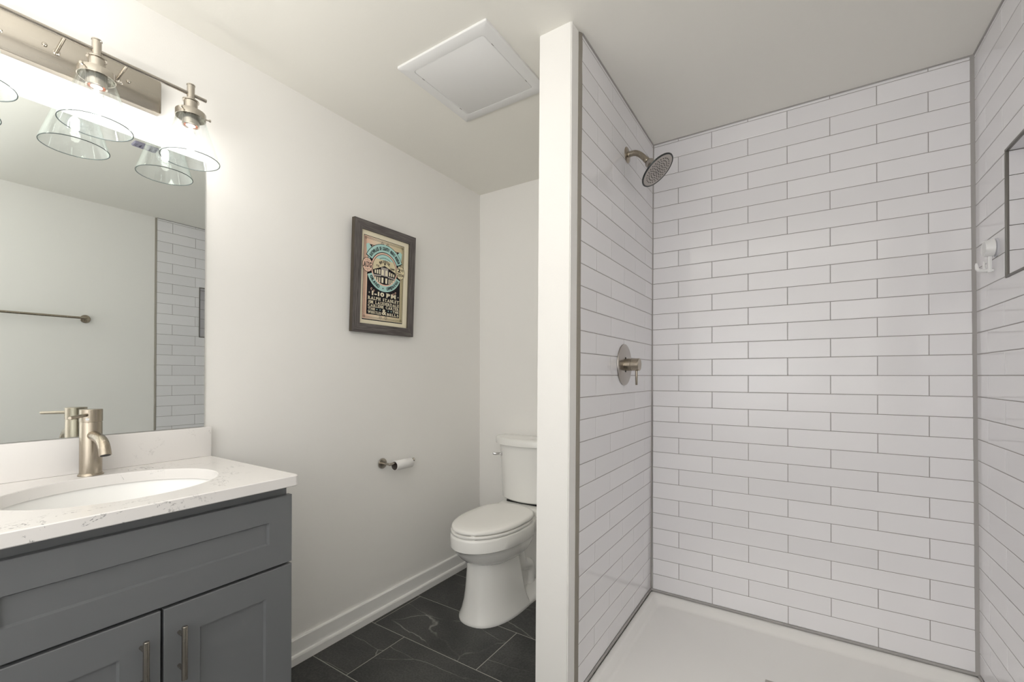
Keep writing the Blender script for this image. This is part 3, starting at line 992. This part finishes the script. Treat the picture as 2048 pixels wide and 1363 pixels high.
for yy in (-1.7995, -1.9285):
    bm = new()
    cyl(bm, (0.021, yy, 2.056), (LX - 0.001, yy, LZ - 0.001), 0.0042, 18)
    lathe(bm, (0.0215, yy, 2.056), (1, 0, 0), [(0, 0), (0.0075, 0), (0.0075, 0.003), (0.006, 0.0045), (0, 0.0045)], 20)
    obj('support_arm', bm, 'nickel_light', t)
# one lamp: socket (> thumb screws, insulator), glass shade, bulb (> emitter)
Y0 = LYS[0]
parts = []
bm = new()
lathe(bm, (LX, Y0, 0), (0, 0, 1), [(0, 2.0945), (0.0112, 2.0945), (0.0117, 2.0935), (0.0117, 2.0915), (0.0106, 2.0905), (0.0106, 2.049), (0.013, 2.0475), (0.0190, 2.0460), (0.0222, 2.0435), (0.0222, 2.0405), (0.0185, 2.0395),
                                      (0.0185, 2.0085), (0.0400, 2.0070), (0.0408, 2.0055), (0.0408, 1.9880), (0.0390, 1.9880), (0.0385, 2.0030), (0.0230, 2.0040), (0.0230, 1.9640), (0.0212, 1.9628), (0.0195, 1.9640), (0.0190, 1.9800), (0, 1.9800)], 44)
sock = obj('lamp_socket', bm, 'nickel_light', t, 30)
for k in range(3):
    an = radians(70) + k * 2 * pi / 3
    d = Vector((cos(an), sin(an), 0))
    bm = new()
    q = Vector((LX, Y0, 1.9965))
    cyl(bm, q + d * 0.0392, q + d * 0.0485, 0.0026, 12)
    cyl(bm, q + d * 0.0480, q + d * 0.0535, 0.0042, 16, 0.0008)
    obj('thumb_screw', bm, 'nickel_light', sock)
bm = new()
lathe(bm, (LX, Y0, 0), (0, 0, 1), [(0.0188, 1.9700), (0.0130, 1.9690), (0.0125, 1.9760), (0.0188, 1.9770)], 28, closed=True)
obj('insulator_ring', bm, 'bulbbase', sock, label='copper coloured contact ring inside the socket')
parts.append(sock)
bm = new()
lathe(bm, (LX, Y0, 0), (0, 0, 1), [(0.0372, 2.0015), (0.0378, 1.9900), (0.0790, 1.8560), (0.0788, 1.8545), (0.0768, 1.8545), (0.0764, 1.8560), (0.0354, 1.9895), (0.0350, 2.0015)], 72,
      mi=lambda k: 1 if k in (2, 3, 4) else 0, closed=True)
parts.append(obj('glass_shade', bm, ['glass', 'glassrim'], t, 40, label='clear glass cone shade'))
bm = new()
gp = [(0.0128, 1.9655), (0.0133, 1.958), (0.0150, 1.950)]
for i in range(1, 15):
    an = radians(140 - i * 10)
    gp.append((max(0.0, 0.0245 * sin(an)), 1.9130 + 0.0245 * cos(radians(180)) * -1 * 0 + 0.0245 * (-cos(an)) * -1))
gp = [(0.0128, 1.9655), (0.0133, 1.957), (0.0145, 1.948)]
for i in range(0, 15):
    an = radians(40 + i * 10)
    gp.append((max(1e-7, 0.0245 * sin(an)), 1.9210 + 0.0245 * cos(an)))
lathe(bm, (LX, Y0, 0), (0, 0, 1), gp, 36)
bulb = obj('light_bulb', bm, 'bulbglass', t, 60, label='clear bulb, lit bright white')
bm = new()
lathe(bm, (LX, Y0, 0), (0, 0, 1), [(0, 1.9455), (0.006, 1.944), (0.0095, 1.939), (0.0100, 1.925), (0.0095, 1.911), (0.006, 1.906), (0, 1.9045)], 20)
obj('led_emitter', bm, 'filament', bulb, 60)
bm = new()
lathe(bm, (LX, Y0, 0), (0, 0, 1), [(0, 1.979), (0.0126, 1.979), (0.0126, 1.964), (0.006, 1.960), (0.004, 1.946), (0, 1.946)], 24)
obj('bulb_base', bm, 'porcelain', bulb, 40)
parts.append(bulb)
for y in LYS[1:]:
    for p in parts:
        copy_part(p, t, (0, y - Y0, 0))

# ------------------------------------------------------------------ toilet
TX = 0.43
t = thing('toilet', 'white two-piece toilet with closed lid in the corner alcove', 'toilet', (TX, -0.35, 0))
def oval(yf, yb, hw, z, n=48, pf=2.0, pb=2.6, split=0.52):
    """elongated outline: front half elliptical, back half squarer"""
    ym = yf + (yb - yf) * split
    out = []
    for i in range(n):
        a = 2 * pi * i / n
        c, s_ = cos(a), sin(a)
        p = pf if s_ < 0 else pb
        x = hw * math.copysign(abs(c) ** (2 / p), c)
        y = ym + ((ym - yf) if s_ < 0 else (yb - ym)) * math.copysign(abs(s_) ** (2 / p), s_)
        out.append((TX + x, y, z))
    return out
bm = new()
# bowl with its rim band
RF, RB, RW = -0.6975, -0.185, 0.1725
RZ = 0.4225
loft(bm, [oval(-0.52, -0.25, 0.080, 0.262), oval(-0.555, -0.245, 0.098, 0.264), oval(-0.590, -0.235, 0.118, 0.271), oval(-0.622, -0.22, 0.137, 0.287), oval(-0.650, -0.20, 0.152, 0.310), oval(-0.672, -0.19, 0.162, 0.338), oval(-0.682, -0.188, 0.1665, 0.355),
          oval(RF + 0.007, RB, RW - 0.004, 0.358), oval(RF + 0.001, RB, RW, 0.363), oval(RF, RB, RW, RZ - 0.012), oval(RF + 0.003, RB, RW - 0.002, RZ - 0.004), oval(RF + 0.010, RB, RW - 0.008, RZ), oval(RF + 0.05, RB - 0.03, RW - 0.05, RZ)])
# front pedestal column flaring to the floor
def col(yf, yb, hw, z, k=2.35):
    return oval(yf, yb, hw, z, 48, k, 9, 0.72)
loft(bm, [col(-0.634, -0.285, 0.1440, 0.0), col(-0.6355, -0.285, 0.1450, 0.006), col(-0.633, -0.288, 0.1430, 0.014), col(-0.622, -0.297, 0.1310, 0.040), col(-0.612, -0.306, 0.1195, 0.085), col(-0.606, -0.314, 0.1110, 0.14), col(-0.602, -0.322, 0.1035, 0.20), col(-0.600, -0.330, 0.0980, 0.25), col(-0.600, -0.334, 0.0960, 0.30)])
# recessed rear body and deck under the tank
rear = lambda hw, y0, y1, z, r=0.03: [(a, b, z) for a, b in rrect(TX - hw, TX + hw, y0, y1, r, 5)]
loft(bm, [rear(0.066, -0.40, -0.08, 0.02), rear(0.064, -0.40, -0.08, 0.20), rear(0.078, -0.40, -0.06, 0.29), rear(0.118, -0.38, -0.03, 0.350), rear(0.140, -0.34, -0.022, 0.388), rear(0.146, -0.33, -0.02, 0.410, 0.035), rear(0.143, -0.32, -0.022, RZ - 0.004, 0.035)])
loft(bm, [rear(0.140, -0.212, -0.022, 0.410), rear(0.140, -0.212, -0.022, 0.444), rear(0.136, -0.208, -0.024, 0.450), rear(0.12, -0.20, -0.03, 0.452)])
# foot flange
loft(bm, [rear(0.143, -0.42, -0.09, 0.0, 0.05), rear(0.143, -0.42, -0.09, 0.012, 0.05), rear(0.132, -0.42, -0.10, 0.026, 0.05), rear(0.085, -0.41, -0.12, 0.050, 0.05)])
# trapway swell on both sides
for sx in (-1, 1):
    xk = TX + sx * 0.048
    tube(bm, bez((xk, -0.36, 0.315), (xk + sx * 0.006, -0.27, 0.33), (xk + sx * 0.012, -0.32, 0.18), (xk + sx * 0.004, -0.225, 0.160), 14) + bez((xk + sx * 0.004, -0.225, 0.160), (xk, -0.145, 0.145), (xk, -0.165, 0.08), (xk, -0.185, 0.03), 10)[1:], 0.036, 20)
obj('bowl', bm, 'ceramic', t, 42)
for sx in (-1, 1):
    bm = new()
    lathe(bm, (TX + sx * 0.082, -0.225, 0.0195), (sx * 0.2, 0, 1), [(0, 0), (0.0125, 0.0), (0.0125, 0.010), (0.0105, 0.020), (0.006, 0.0245), (0, 0.025)], 24)
    obj('bolt_cap', bm, 'ceramic', t)
# seat ring and lid
bm = new()
seat = lambda s_, z: oval(-0.6935 + s_, -0.220, 0.1685 - s_, z, 56, 2.05, 2.9, 0.55)
loft(bm, [seat(0.004, 0.4265), seat(0.0015, 0.4270), seat(0.0005, 0.4290), seat(0.0005, 0.4362), seat(0.0020, 0.4384), seat(0.006, 0.4390)])
obj('seat', bm, 'seat', t, 40)
bm = new()
lid = lambda s_, z: oval(-0.6905 + s_, -0.2165, 0.1665 - s_, z, 56, 2.05, 3.2, 0.56)
loft(bm, [lid(0.004, 0.4436), lid(0.0015, 0.4441), lid(0.0005, 0.4470), lid(0.0015, 0.4545), lid(0.006, 0.4590), lid(0.016, 0.4620), lid(0.05, 0.4645), lid(0.10, 0.4652)])
obj('lid', bm, 'seat', t, 40)
for (xx, yy) in ((-0.125, -0.50), (0.125, -0.50), (-0.05, -0.665), (0.055, -0.663)):
    for za_, zb_2 in ((0.4388, 0.4440), (0.4222, 0.4268)):
        bm = new()
        box(bm, (TX + xx - 0.010, yy - 0.008, za_), (TX + xx + 0.010, yy + 0.008, zb_2))
        obj('bumper', bm, 'seat', t, 0)
for sx in (-1, 1):
    bm = new()
    cyl(bm, (TX + sx * 0.090, -0.2275, 0.4465), (TX + sx * 0.045, -0.2275, 0.4465), 0.0125, 18)
    box(bm, (TX + sx * 0.067 - 0.018, -0.238, 0.420), (TX + sx * 0.067 + 0.018, -0.2135, 0.444), 0.003, 2)
    obj('hinge', bm, 'seat', t, 40)
# tank: flat back, bowed front
def tk(a, b, z, n=40, p=2.0, yb=-0.010, ys=-0.07):
    out = []
    for k in range(n + 1):
        an = pi * k / n
        c, s_ = cos(an), sin(an)
        out.append((TX + a * math.copysign(abs(c) ** (2 / p), c), ys - b * abs(s_) ** (2 / p), z))
    r = 0.018
    for k in range(7):
        an = pi + 0.5 * pi * k / 6
        out.append((TX - a + r + r * cos(an), yb - r - r * sin(an), z))
    for k in range(7):
        an = 0.5 * pi - 0.5 * pi * k / 6
        out.append((TX + a - r + r * cos(an), yb - r + r * sin(an), z))
    return out
bm = new()
loft(bm, [tk(0.150, 0.075, 0.4620), tk(0.170, 0.097, 0.4635), tk(0.178, 0.105, 0.471), tk(0.183, 0.110, 0.55), tk(0.189, 0.115, 0.66), tk(0.195, 0.120, 0.777)])
obj('tank', bm, 'ceramic', t, 42)
bm = new()
loft(bm, [tk(0.222 - s_, 0.138 - s_, z, yb=-0.004 - s_) for s_, z in ((0.004, 0.7775), (0.0, 0.7795), (0.0, 0.8070), (0.003, 0.8130), (0.010, 0.8165), (0.03, 0.8185))])
obj('tank_lid', bm, 'ceramic', t, 42)
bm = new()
box(bm, (TX - 0.110, -0.150, 0.4522), (TX + 0.110, -0.03, 0.4620))  # near-black block put in as the shade between tank and deck
obj('tank_gap_shade', bm, 'dark', t, 0, label='dark block standing in for the shade in the gap under the tank')
bm = new()
fd = Vector((-0.64, -0.77, 0)).normalized()
fp = Vector((0.2785, -0.1385, 0.718))
lathe(bm, fp, fd, [(0, 0), (0.0140, 0), (0.0140, 0.003), (0.0115, 0.006), (0.0065, 0.008), (0.006, 0.014), (0, 0.0145)], 28)
lv = obj('flush_lever', bm, 'chrome', t, label='chrome flush lever')
bm = new()
q = fp + fd * 0.014
tube(bm, [q + Vector((0.008, 0.001, 0)), q, q + Vector((-0.012, -0.012, 0.001)), q + Vector((-0.026, -0.023, 0.003)), q + Vector((-0.031, -0.027, 0.004))], [0.0045, 0.0070, 0.0078, 0.0068, 0.003], 16)
obj('lever_grip', bm, 'chrome', lv)

# ------------------------------------------------------------------ toilet paper holder and roll
HY, HZ = -0.779, 0.7368
t = thing('paper_holder', 'brushed nickel toilet paper arm on the wall beside the toilet', 'toilet paper holder', (0, HY, HZ))
bm = new()
lathe(bm, (0.0005, HY, HZ), (1, 0, 0), [(0, 0), (0.0255, 0), (0.0255, 0.005), (0.0245, 0.0065), (0, 0.0068)], 40)
obj('wall_flange', bm, 'nickel_light', t)
bm = new()
ex = 0.056
tube(bm, [(0.006, HY, HZ), (ex + 0.006, HY, HZ)], 0.0062, 20)
obj('post', bm, 'nickel_light', t)
bm = new()
cyl(bm, (ex, HY - 0.006, HZ), (ex, -0.626, HZ), 0.0070, 22, 0.001)
cyl(bm, (ex, -0.626, HZ), (ex, -0.618, HZ), 0.0092, 22, 0.0015)
obj('arm', bm, 'nickel_light', t)
CR = 0.0195
rz = HZ + 0.0078 - CR
ry0, ry1 = -0.7495, -0.640
tp = thing('toilet_paper_roll', 'nearly finished white toilet paper roll hanging on the metal arm', 'toilet paper', (ex, (ry0 + ry1) / 2, rz))
Lr = ry1 - ry0
bm = new()
lathe(bm, (ex, ry0, rz), (0, 1, 0), [(CR, 0.0), (CR + 0.0012, 0), (CR + 0.0012, Lr), (CR, Lr)], 40, closed=True)
obj('core', bm, 'core', tp, 40, label='grey cardboard core')
bm = new()
lathe(bm, (ex, ry0, rz), (0, 1, 0), [(CR + 0.0013, 0.0005), (CR + 0.0042, 0.0005), (CR + 0.0046, 0.001), (CR + 0.0046, Lr - 0.001), (CR + 0.0042, Lr - 0.0005), (CR + 0.0013, Lr - 0.0005)], 44, closed=True)
obj('tissue', bm, 'paper', tp, 40)

# ------------------------------------------------------------------ framed poster
PWD, PHT, FW, DEP = 0.378, 0.519, 0.042, 0.021
Bo = Vector((0.0045, -0.7855, 1.3735))
t = thing('framed_poster', 'event poster in a grey wood frame hung above the paper holder', 'picture', Bo)
yc = Bo.y
def bar(bm, P4, x0, x1, bev=0.001):
    vs0 = [bm.verts.new((x0, a, b)) for a, b in P4]
    vs1 = [bm.verts.new((x1, a, b)) for a, b in P4]
    bm.faces.new(vs1).material_index = 0
    bm.faces.new(vs0[::-1]).material_index = 1
    for i in range(4):
        f = bm.faces.new((vs0[i], vs0[(i + 1) % 4], vs1[(i + 1) % 4], vs1[i]))
        f.material_index = 1
ya, yb, za, zb = yc - PWD / 2, yc + PWD / 2, Bo.z, Bo.z + PHT
x0f, x1f = Bo.x, Bo.x + DEP
for nm, P4, mm in (('frame_stile', [(ya, za), (ya + FW, za + FW), (ya + FW, zb - FW), (ya, zb)], 'wood_v'), ('frame_stile', [(yb, zb), (yb - FW, zb - FW), (yb - FW, za + FW), (yb, za)], 'wood_v'),
                   ('frame_rail', [(ya, zb), (ya + FW, zb - FW), (yb - FW, zb - FW), (yb, zb)], 'wood_h'), ('frame_rail', [(yb, za), (yb - FW, za + FW), (ya + FW, za + FW), (ya, za)], 'wood_h')):
    bm = new()
    bar(bm, P4, x0f, x1f)
    obj(nm, bm, [mm, 'wood_side'], t, 0)
ox, oy, oz = x1f - 0.008, ya + FW, za + FW            # poster plane and its lower left corner
bm = new()
box(bm, (ox - 0.002, oy, oz), (ox, yb - FW, zb - FW))
poster = obj('poster', bm, 'p_cream', t, 0, label='cream paper poster printed in teal, pink and black')
LAY = [0]
def lay():
    LAY[0] += 1
    return ox + 0.00012 * LAY[0]
def flat(name, polys, m, x=None):
    x = lay() if x is None else x
    bm = new()
    for p in polys:
        try:
            bm.faces.new([bm.verts.new((x, oy + a / 1000, oz + b / 1000)) for a, b in p])
        except ValueError:
            pass
    for f in bm.faces:
        if f.normal.x == 0:
            f.normal_update()
        if f.normal.x < 0:
            f.normal_flip()
    return obj(name, bm, m, poster, 0, recalc=False)
def rect(x0, x1, y0, y1): return [(x0, y0), (x1, y0), (x1, y1), (x0, y1)]
def ring_rect(x0, x1, y0, y1, w): return [rect(x0, x0 + w, y0, y1), rect(x1 - w, x1, y0, y1), rect(x0 + w, x1 - w, y0, y0 + w), rect(x0 + w, x1 - w, y1 - w, y1)]
def disc(cx, cy_, rx, ry=None, n=48): return [(cx + rx * cos(2 * pi * i / n), cy_ + (ry or rx) * sin(2 * pi * i / n)) for i in range(n)]
def arc(cx, cy_, r0, r1, a0, a1, n=36):
    out = []
    for i in range(n):
        b0, b1 = radians(a0 + (a1 - a0) * i / n), radians(a0 + (a1 - a0) * (i + 1) / n)
        out.append([(cx + r0 * cos(b0), cy_ + r0 * sin(b0)), (cx + r1 * cos(b0), cy_ + r1 * sin(b0)), (cx + r1 * cos(b1), cy_ + r1 * sin(b1)), (cx + r0 * cos(b1), cy_ + r0 * sin(b1))])
    return out
def star(cx, cy_, r, n=5, k=0.42, a0=90):
    return [(cx + (r if i % 2 == 0 else r * k) * cos(radians(a0 + 180 * i / n)), cy_ + (r if i % 2 == 0 else r * k) * sin(radians(a0 + 180 * i / n))) for i in range(2 * n)]

def glyphs(txt, bold=0.03):
    """outline mesh of a string in the built-in typeface -> list of polygons, bbox"""
    cu = bpy.data.curves.new('lettering', 'FONT')
    cu.body = txt
    cu.size = 1.0
    cu.offset = bold
    cu.resolution_u = 3
    cu.fill_mode = 'FRONT'
    o = bpy.data.objects.new('lettering', cu)
    COL.objects.link(o)
    dg = bpy.context.evaluated_depsgraph_get()
    dg.update()
    me = bpy.data.meshes.new_from_object(o.evaluated_get(dg))
    polys = [[(me.vertices[i].co.x, me.vertices[i].co.y) for i in p.vertices] for p in me.polygons]
    bpy.data.objects.remove(o)
    bpy.data.curves.remove(cu)
    bpy.data.meshes.remove(me)
    xs = [x for p in polys for x, y in p]
    ys_ = [y for p in polys for x, y in p]
    return polys, (min(xs), max(xs), min(ys_), max(ys_))
SLAB = {'A': (('b', 0), ('b', 1)), 'E': (('b', 0), ('t', 0)), 'H': (('b', 0), ('b', 1), ('t', 0), ('t', 1)), 'I': (('b', .5), ('t', .5)), 'L': (('b', 0), ('t', 0)), 'N': (('b', 0), ('t', 0), ('t', 1)), 'M': (('b', 0), ('b', 1), ('t', 0), ('t', 1)),
        'P': (('b', 0), ('t', 0)), 'R': (('b', 0), ('b', 1), ('t', 0)), 'T': (('b', .5),), 'Y': (('b', .5), ('t', 0), ('t', 1)), 'F': (('b', 0), ('t', 0)), 'K': (('b', 0), ('b', 1), ('t', 0), ('t', 1)), 'D': (('b', 0), ('t', 0)), 'B': (('b', 0), ('t', 0)),
        'U': (('t', 0), ('t', 1)), 'W': (('t', 0), ('t', 1)), 'J': (('t', 1),), '1': (('b', .6),), 'X': (('b', 0), ('b', 1), ('t', 0), ('t', 1)), 'V': (('t', 0), ('t', 1))}
def slab_line(txt, x0, x1, y0, y1, bold=0.03, slab=True, fill=0.86):
    """letters spread evenly into a box, with slab serifs"""
    adv = []
    for ch in txt:
        if ch == ' ':
            adv.append((None, None, 0.42))
            continue
        ps, bb = glyphs(ch, bold)
        adv.append((ps, bb, bb[1] - bb[0]))
    gap = 0.14
    tot = sum(a[2] for a in adv) + gap * (len(adv) - 1)
    k = (x1 - x0) / tot
    out = []
    x = x0
    hh = y1 - y0
    for ch, (ps, bb, w) in zip(txt, adv):
        if ps:
            capb, capt = (bb[2], bb[3]) if ch not in '-,.' else (0.0, 0.72)
            sy = hh / (capt - capb)
            for p in ps:
                out.append([(x + (a - bb[0]) * k, y0 + (b - capb) * sy) for a, b in p])
            if slab:
                for side, u in SLAB.get(ch, ()):
                    cxs = x + w * k * (0.14 + 0.72 * u)
                    sw = min(w * k * 0.30, hh * 0.26)
                    th = hh * 0.14
                    yy = (y0, y0 + th) if side == 'b' else (y1 - th, y1)
                    out.append(rect(cxs - sw, cxs + sw, *yy))
        x += (w + gap) * k
    return out
def arc_line(txt, cx, cy_, r, h, a0, a1, inside=False, bold=0.03):
    out = []
    n = len(txt)
    for i, ch in enumerate(txt):
        if ch == ' ':
            continue
        an = a0 + (a1 - a0) * (i + 0.5) / n
        wmax = abs(radians(a1 - a0)) * r / n * 0.86
        ps, bb = glyphs(ch, bold)
        sy = h / max(0.35, (bb[3] - bb[2]))
        sx = wmax / max(0.42, (bb[1] - bb[0]))
        rot = radians(an - 90) if not inside else radians(an + 90)
        for p in ps:
            q = []
            for a, b in p:
                lx = (a - (bb[0] + bb[1]) / 2) * sx
                ly = (b - (bb[2] + bb[3]) / 2) * sy
                q.append((cx + r * cos(radians(an)) + lx * cos(rot) - ly * sin(rot), cy_ + r * sin(radians(an)) + lx * sin(rot) + ly * cos(rot)))
            out.append(q)
    return out
CU, CV = 140.0, 272.0
flat('print_border', ring_rect(15.5, 264, 18.8, 413.8, 2.6) + [rect(15.5, 264, 18.8, 23.5)], 'p_dark')
flat('border_tint', [rect(18.5, 261, 24.5, 410.5)], 'p_blend')
pol = []
for s_ in (3.5, 7, 10.5):
    pol += ring_rect(18.5 + s_, 261 - s_, 24 + s_, 410.5 - s_, 0.9)
for (cx, cy_) in ((27, 401), (252.5, 401), (27, 34), (252.5, 34)):
    pol += arc(cx, cy_, 2.2, 3.4, 0, 360, 14) + arc(cx, cy_, 5.2, 6.2, 0, 360, 16)
for sx in (-1, 1):
    for vy in (394, 38):
        pol += arc(140 + sx * 17, vy, 3.0, 4.2, 0, 360, 14) + arc(140 + sx * 17, vy, 7.0, 8.2, 0, 360, 18)
flat('border_scrolls', pol, 'p_dark')
flat('dark_panel', [rect(39.5, 242.5, 46.5, 376)], 'p_dark')
flat('banner_tail', [[(30, 372), (44, 380), (60, 364), (52, 300), (36, 322)]], 'p_teal')
flat('banner_tail', [[(250, 372), (236, 380), (220, 364), (228, 300), (244, 322)]], 'p_teal')
for sx in (-1, 1):
    for sy in (0, 1):
        pol = []
        for (dx, vy) in (((72, 368), (84, 352), (60, 376)), ((74, 168), (60, 160)))[sy]:
            pol += arc(140 + sx * dx, vy, 3.0, 5.4, 20, 300, 12)
        flat('flourish', pol, 'p_pink')
flat('banner_outline', arc(CU, CV, 81, 122, 22.5, 155.5), 'p_dark')
flat('banner_outline', arc(CU, CV, 77, 110, 199, 341), 'p_dark')
flat('banner', arc(CU, CV, 83.5, 119.5, 24.5, 153.5) + [[(132, 389), (140, 396), (148, 389)]], 'p_teal')
flat('banner', arc(CU, CV, 79, 107.5, 201, 339), 'p_teal')
flat('pink_ring', [disc(CU, CV, 80)], 'p_pink')
flat('medallion_outline', [disc(CU, CV, 73.5)], 'p_dark')
flat('medallion_sky', [disc(CU, CV, 71)], 'p_tan')
def clip(poly):
    return [(CU + (a - CU) * min(1, 70.5 / max(1e-6, sqrt((a - CU) ** 2 + (b - CV) ** 2))), CV + (b - CV) * min(1, 70.5 / max(1e-6, sqrt((a - CU) ** 2 + (b - CV) ** 2)))) for a, b in poly]
dome = [(CU + 70.8 * cos(radians(a)), CV + 70.8 * sin(radians(a))) for a in range(40, 141, 5)]
flat('medallion_tint', [dome], 'p_teal')
# street front of an old brick building
fac = [(CU + 70.8 * cos(radians(a)), CV + 70.8 * sin(radians(a))) for a in range(190, 351, 5)]
flat('building_front', [fac + [(207, 268), (140, 290), (73, 262)]], 'p_dark')
flat('building_stone', [[(118, 281), (162, 281), (162, 240), (118, 240)], [(74, 240), (118, 243), (118, 236), (74, 232)], [(162, 243), (206, 240), (206, 232), (162, 236)]], 'p_grey')
pol = []
for k in range(3):
    pol += [rect(80 + k * 13, 88 + k * 13, 246, 262 + k * 3), rect(84 + k * 12, 91 + k * 12, 214 - k * 4, 230)]
    pol += [rect(168 + k * 13, 176 + k * 13, 246, 266 - k * 3), rect(166 + k * 12, 173 + k * 12, 207 + k * 4, 230)]
for cx in (128, 152):
    pol += [rect(cx - 7, cx + 7, 244, 262), [(cx + 7 * cos(radians(a)), 262 + 9 * sin(radians(a))) for a in range(0, 181, 20)]]
pol += [rect(122, 134, 206, 232), rect(146, 158, 206, 232)]
flat('building_windows', pol, 'p_cream')
flat('finial', [disc(141, 299, 4.2, 5, 14), rect(140, 142, 290, 299)], 'p_dark')
flat('badge_outline', [disc(38, 276, 30, 34)], 'p_dark')
flat('badge_outline', [disc(240.5, 275, 29, 34)], 'p_dark')
flat('badge', [disc(38, 276, 28, 32)], 'p_pink')
flat('badge', [disc(240.5, 275, 27, 32)], 'p_tan')
flat('lettering', slab_line('AUG', 15, 61, 265, 290) + [rect(22, 54, 296, 297), rect(22, 54, 257, 258), star(38, 302, 3), star(38, 251, 3)], 'p_dark')
flat('lettering', slab_line('2', 221, 242, 277, 296, slab=False) + slab_line('ND', 245, 261, 283, 295, 0.02, False) + slab_line('2014', 220, 262, 256, 272, slab=False) + [star(240.5, 303, 2.6), star(240.5, 249, 2.6)], 'p_dark')
flat('lettering', arc_line('BIRTHPLACE OF COUNTRY MUSIC MUSEUM', CU, CV, 101, 17, 150, 28, bold=0.05), 'p_dark')
flat('lettering', arc_line('GRAND', CU, CV, 92.5, 16, 206, 252, True) + arc_line('OPENING', CU, CV, 92.5, 16, 278, 334, True) + [star(CU + 92.5 * cos(radians(265)), CV + 92.5 * sin(radians(265)), 5)], 'p_dark')
flat('lettering', arc_line('BRISTOL', CU, CV - 8, 46, 13, 135, 45) + arc_line('DOWNTOWN', CU, CV - 6, 61, 5, 122, 58, bold=0.0) + slab_line('VA', 88, 106, 279, 288) + slab_line('TENN', 172, 200, 279, 287), 'p_dark')
flat('lettering', slab_line('1-10', 66, 140, 138, 159, 0.05) + slab_line('PM', 154, 214, 138, 159, 0.05) + [star(51, 149, 5, 4, 0.35), star(229, 149, 5, 4, 0.35)], 'p_cream')
flat('lettering', slab_line('RALPH STANLEY', 45.5, 235, 117, 132), 'p_cream')
flat('lettering', slab_line('JIM LAUDERDALE', 45.5, 235, 98.5, 112.5), 'p_cream')
flat('lettering', slab_line('CARLENE CARTER', 45.5, 235, 82, 95.5), 'p_cream')
flat('lettering', slab_line('THE', 45.5, 87, 67, 78.5) + slab_line('THE', 196, 235, 67, 78.5) + slab_line('WHISTLES', 45.5, 125, 50.5, 63) + slab_line('BELLS', 161, 235, 50.5, 63) + slab_line('&', 129, 157, 51, 79, slab=False), 'p_cream')
for sx in (98, 117, 168, 186):
    flat('star', [star(sx, 73, 4.6)], 'p_teal')
t.rotation_euler = (0, radians(2.2), 0)
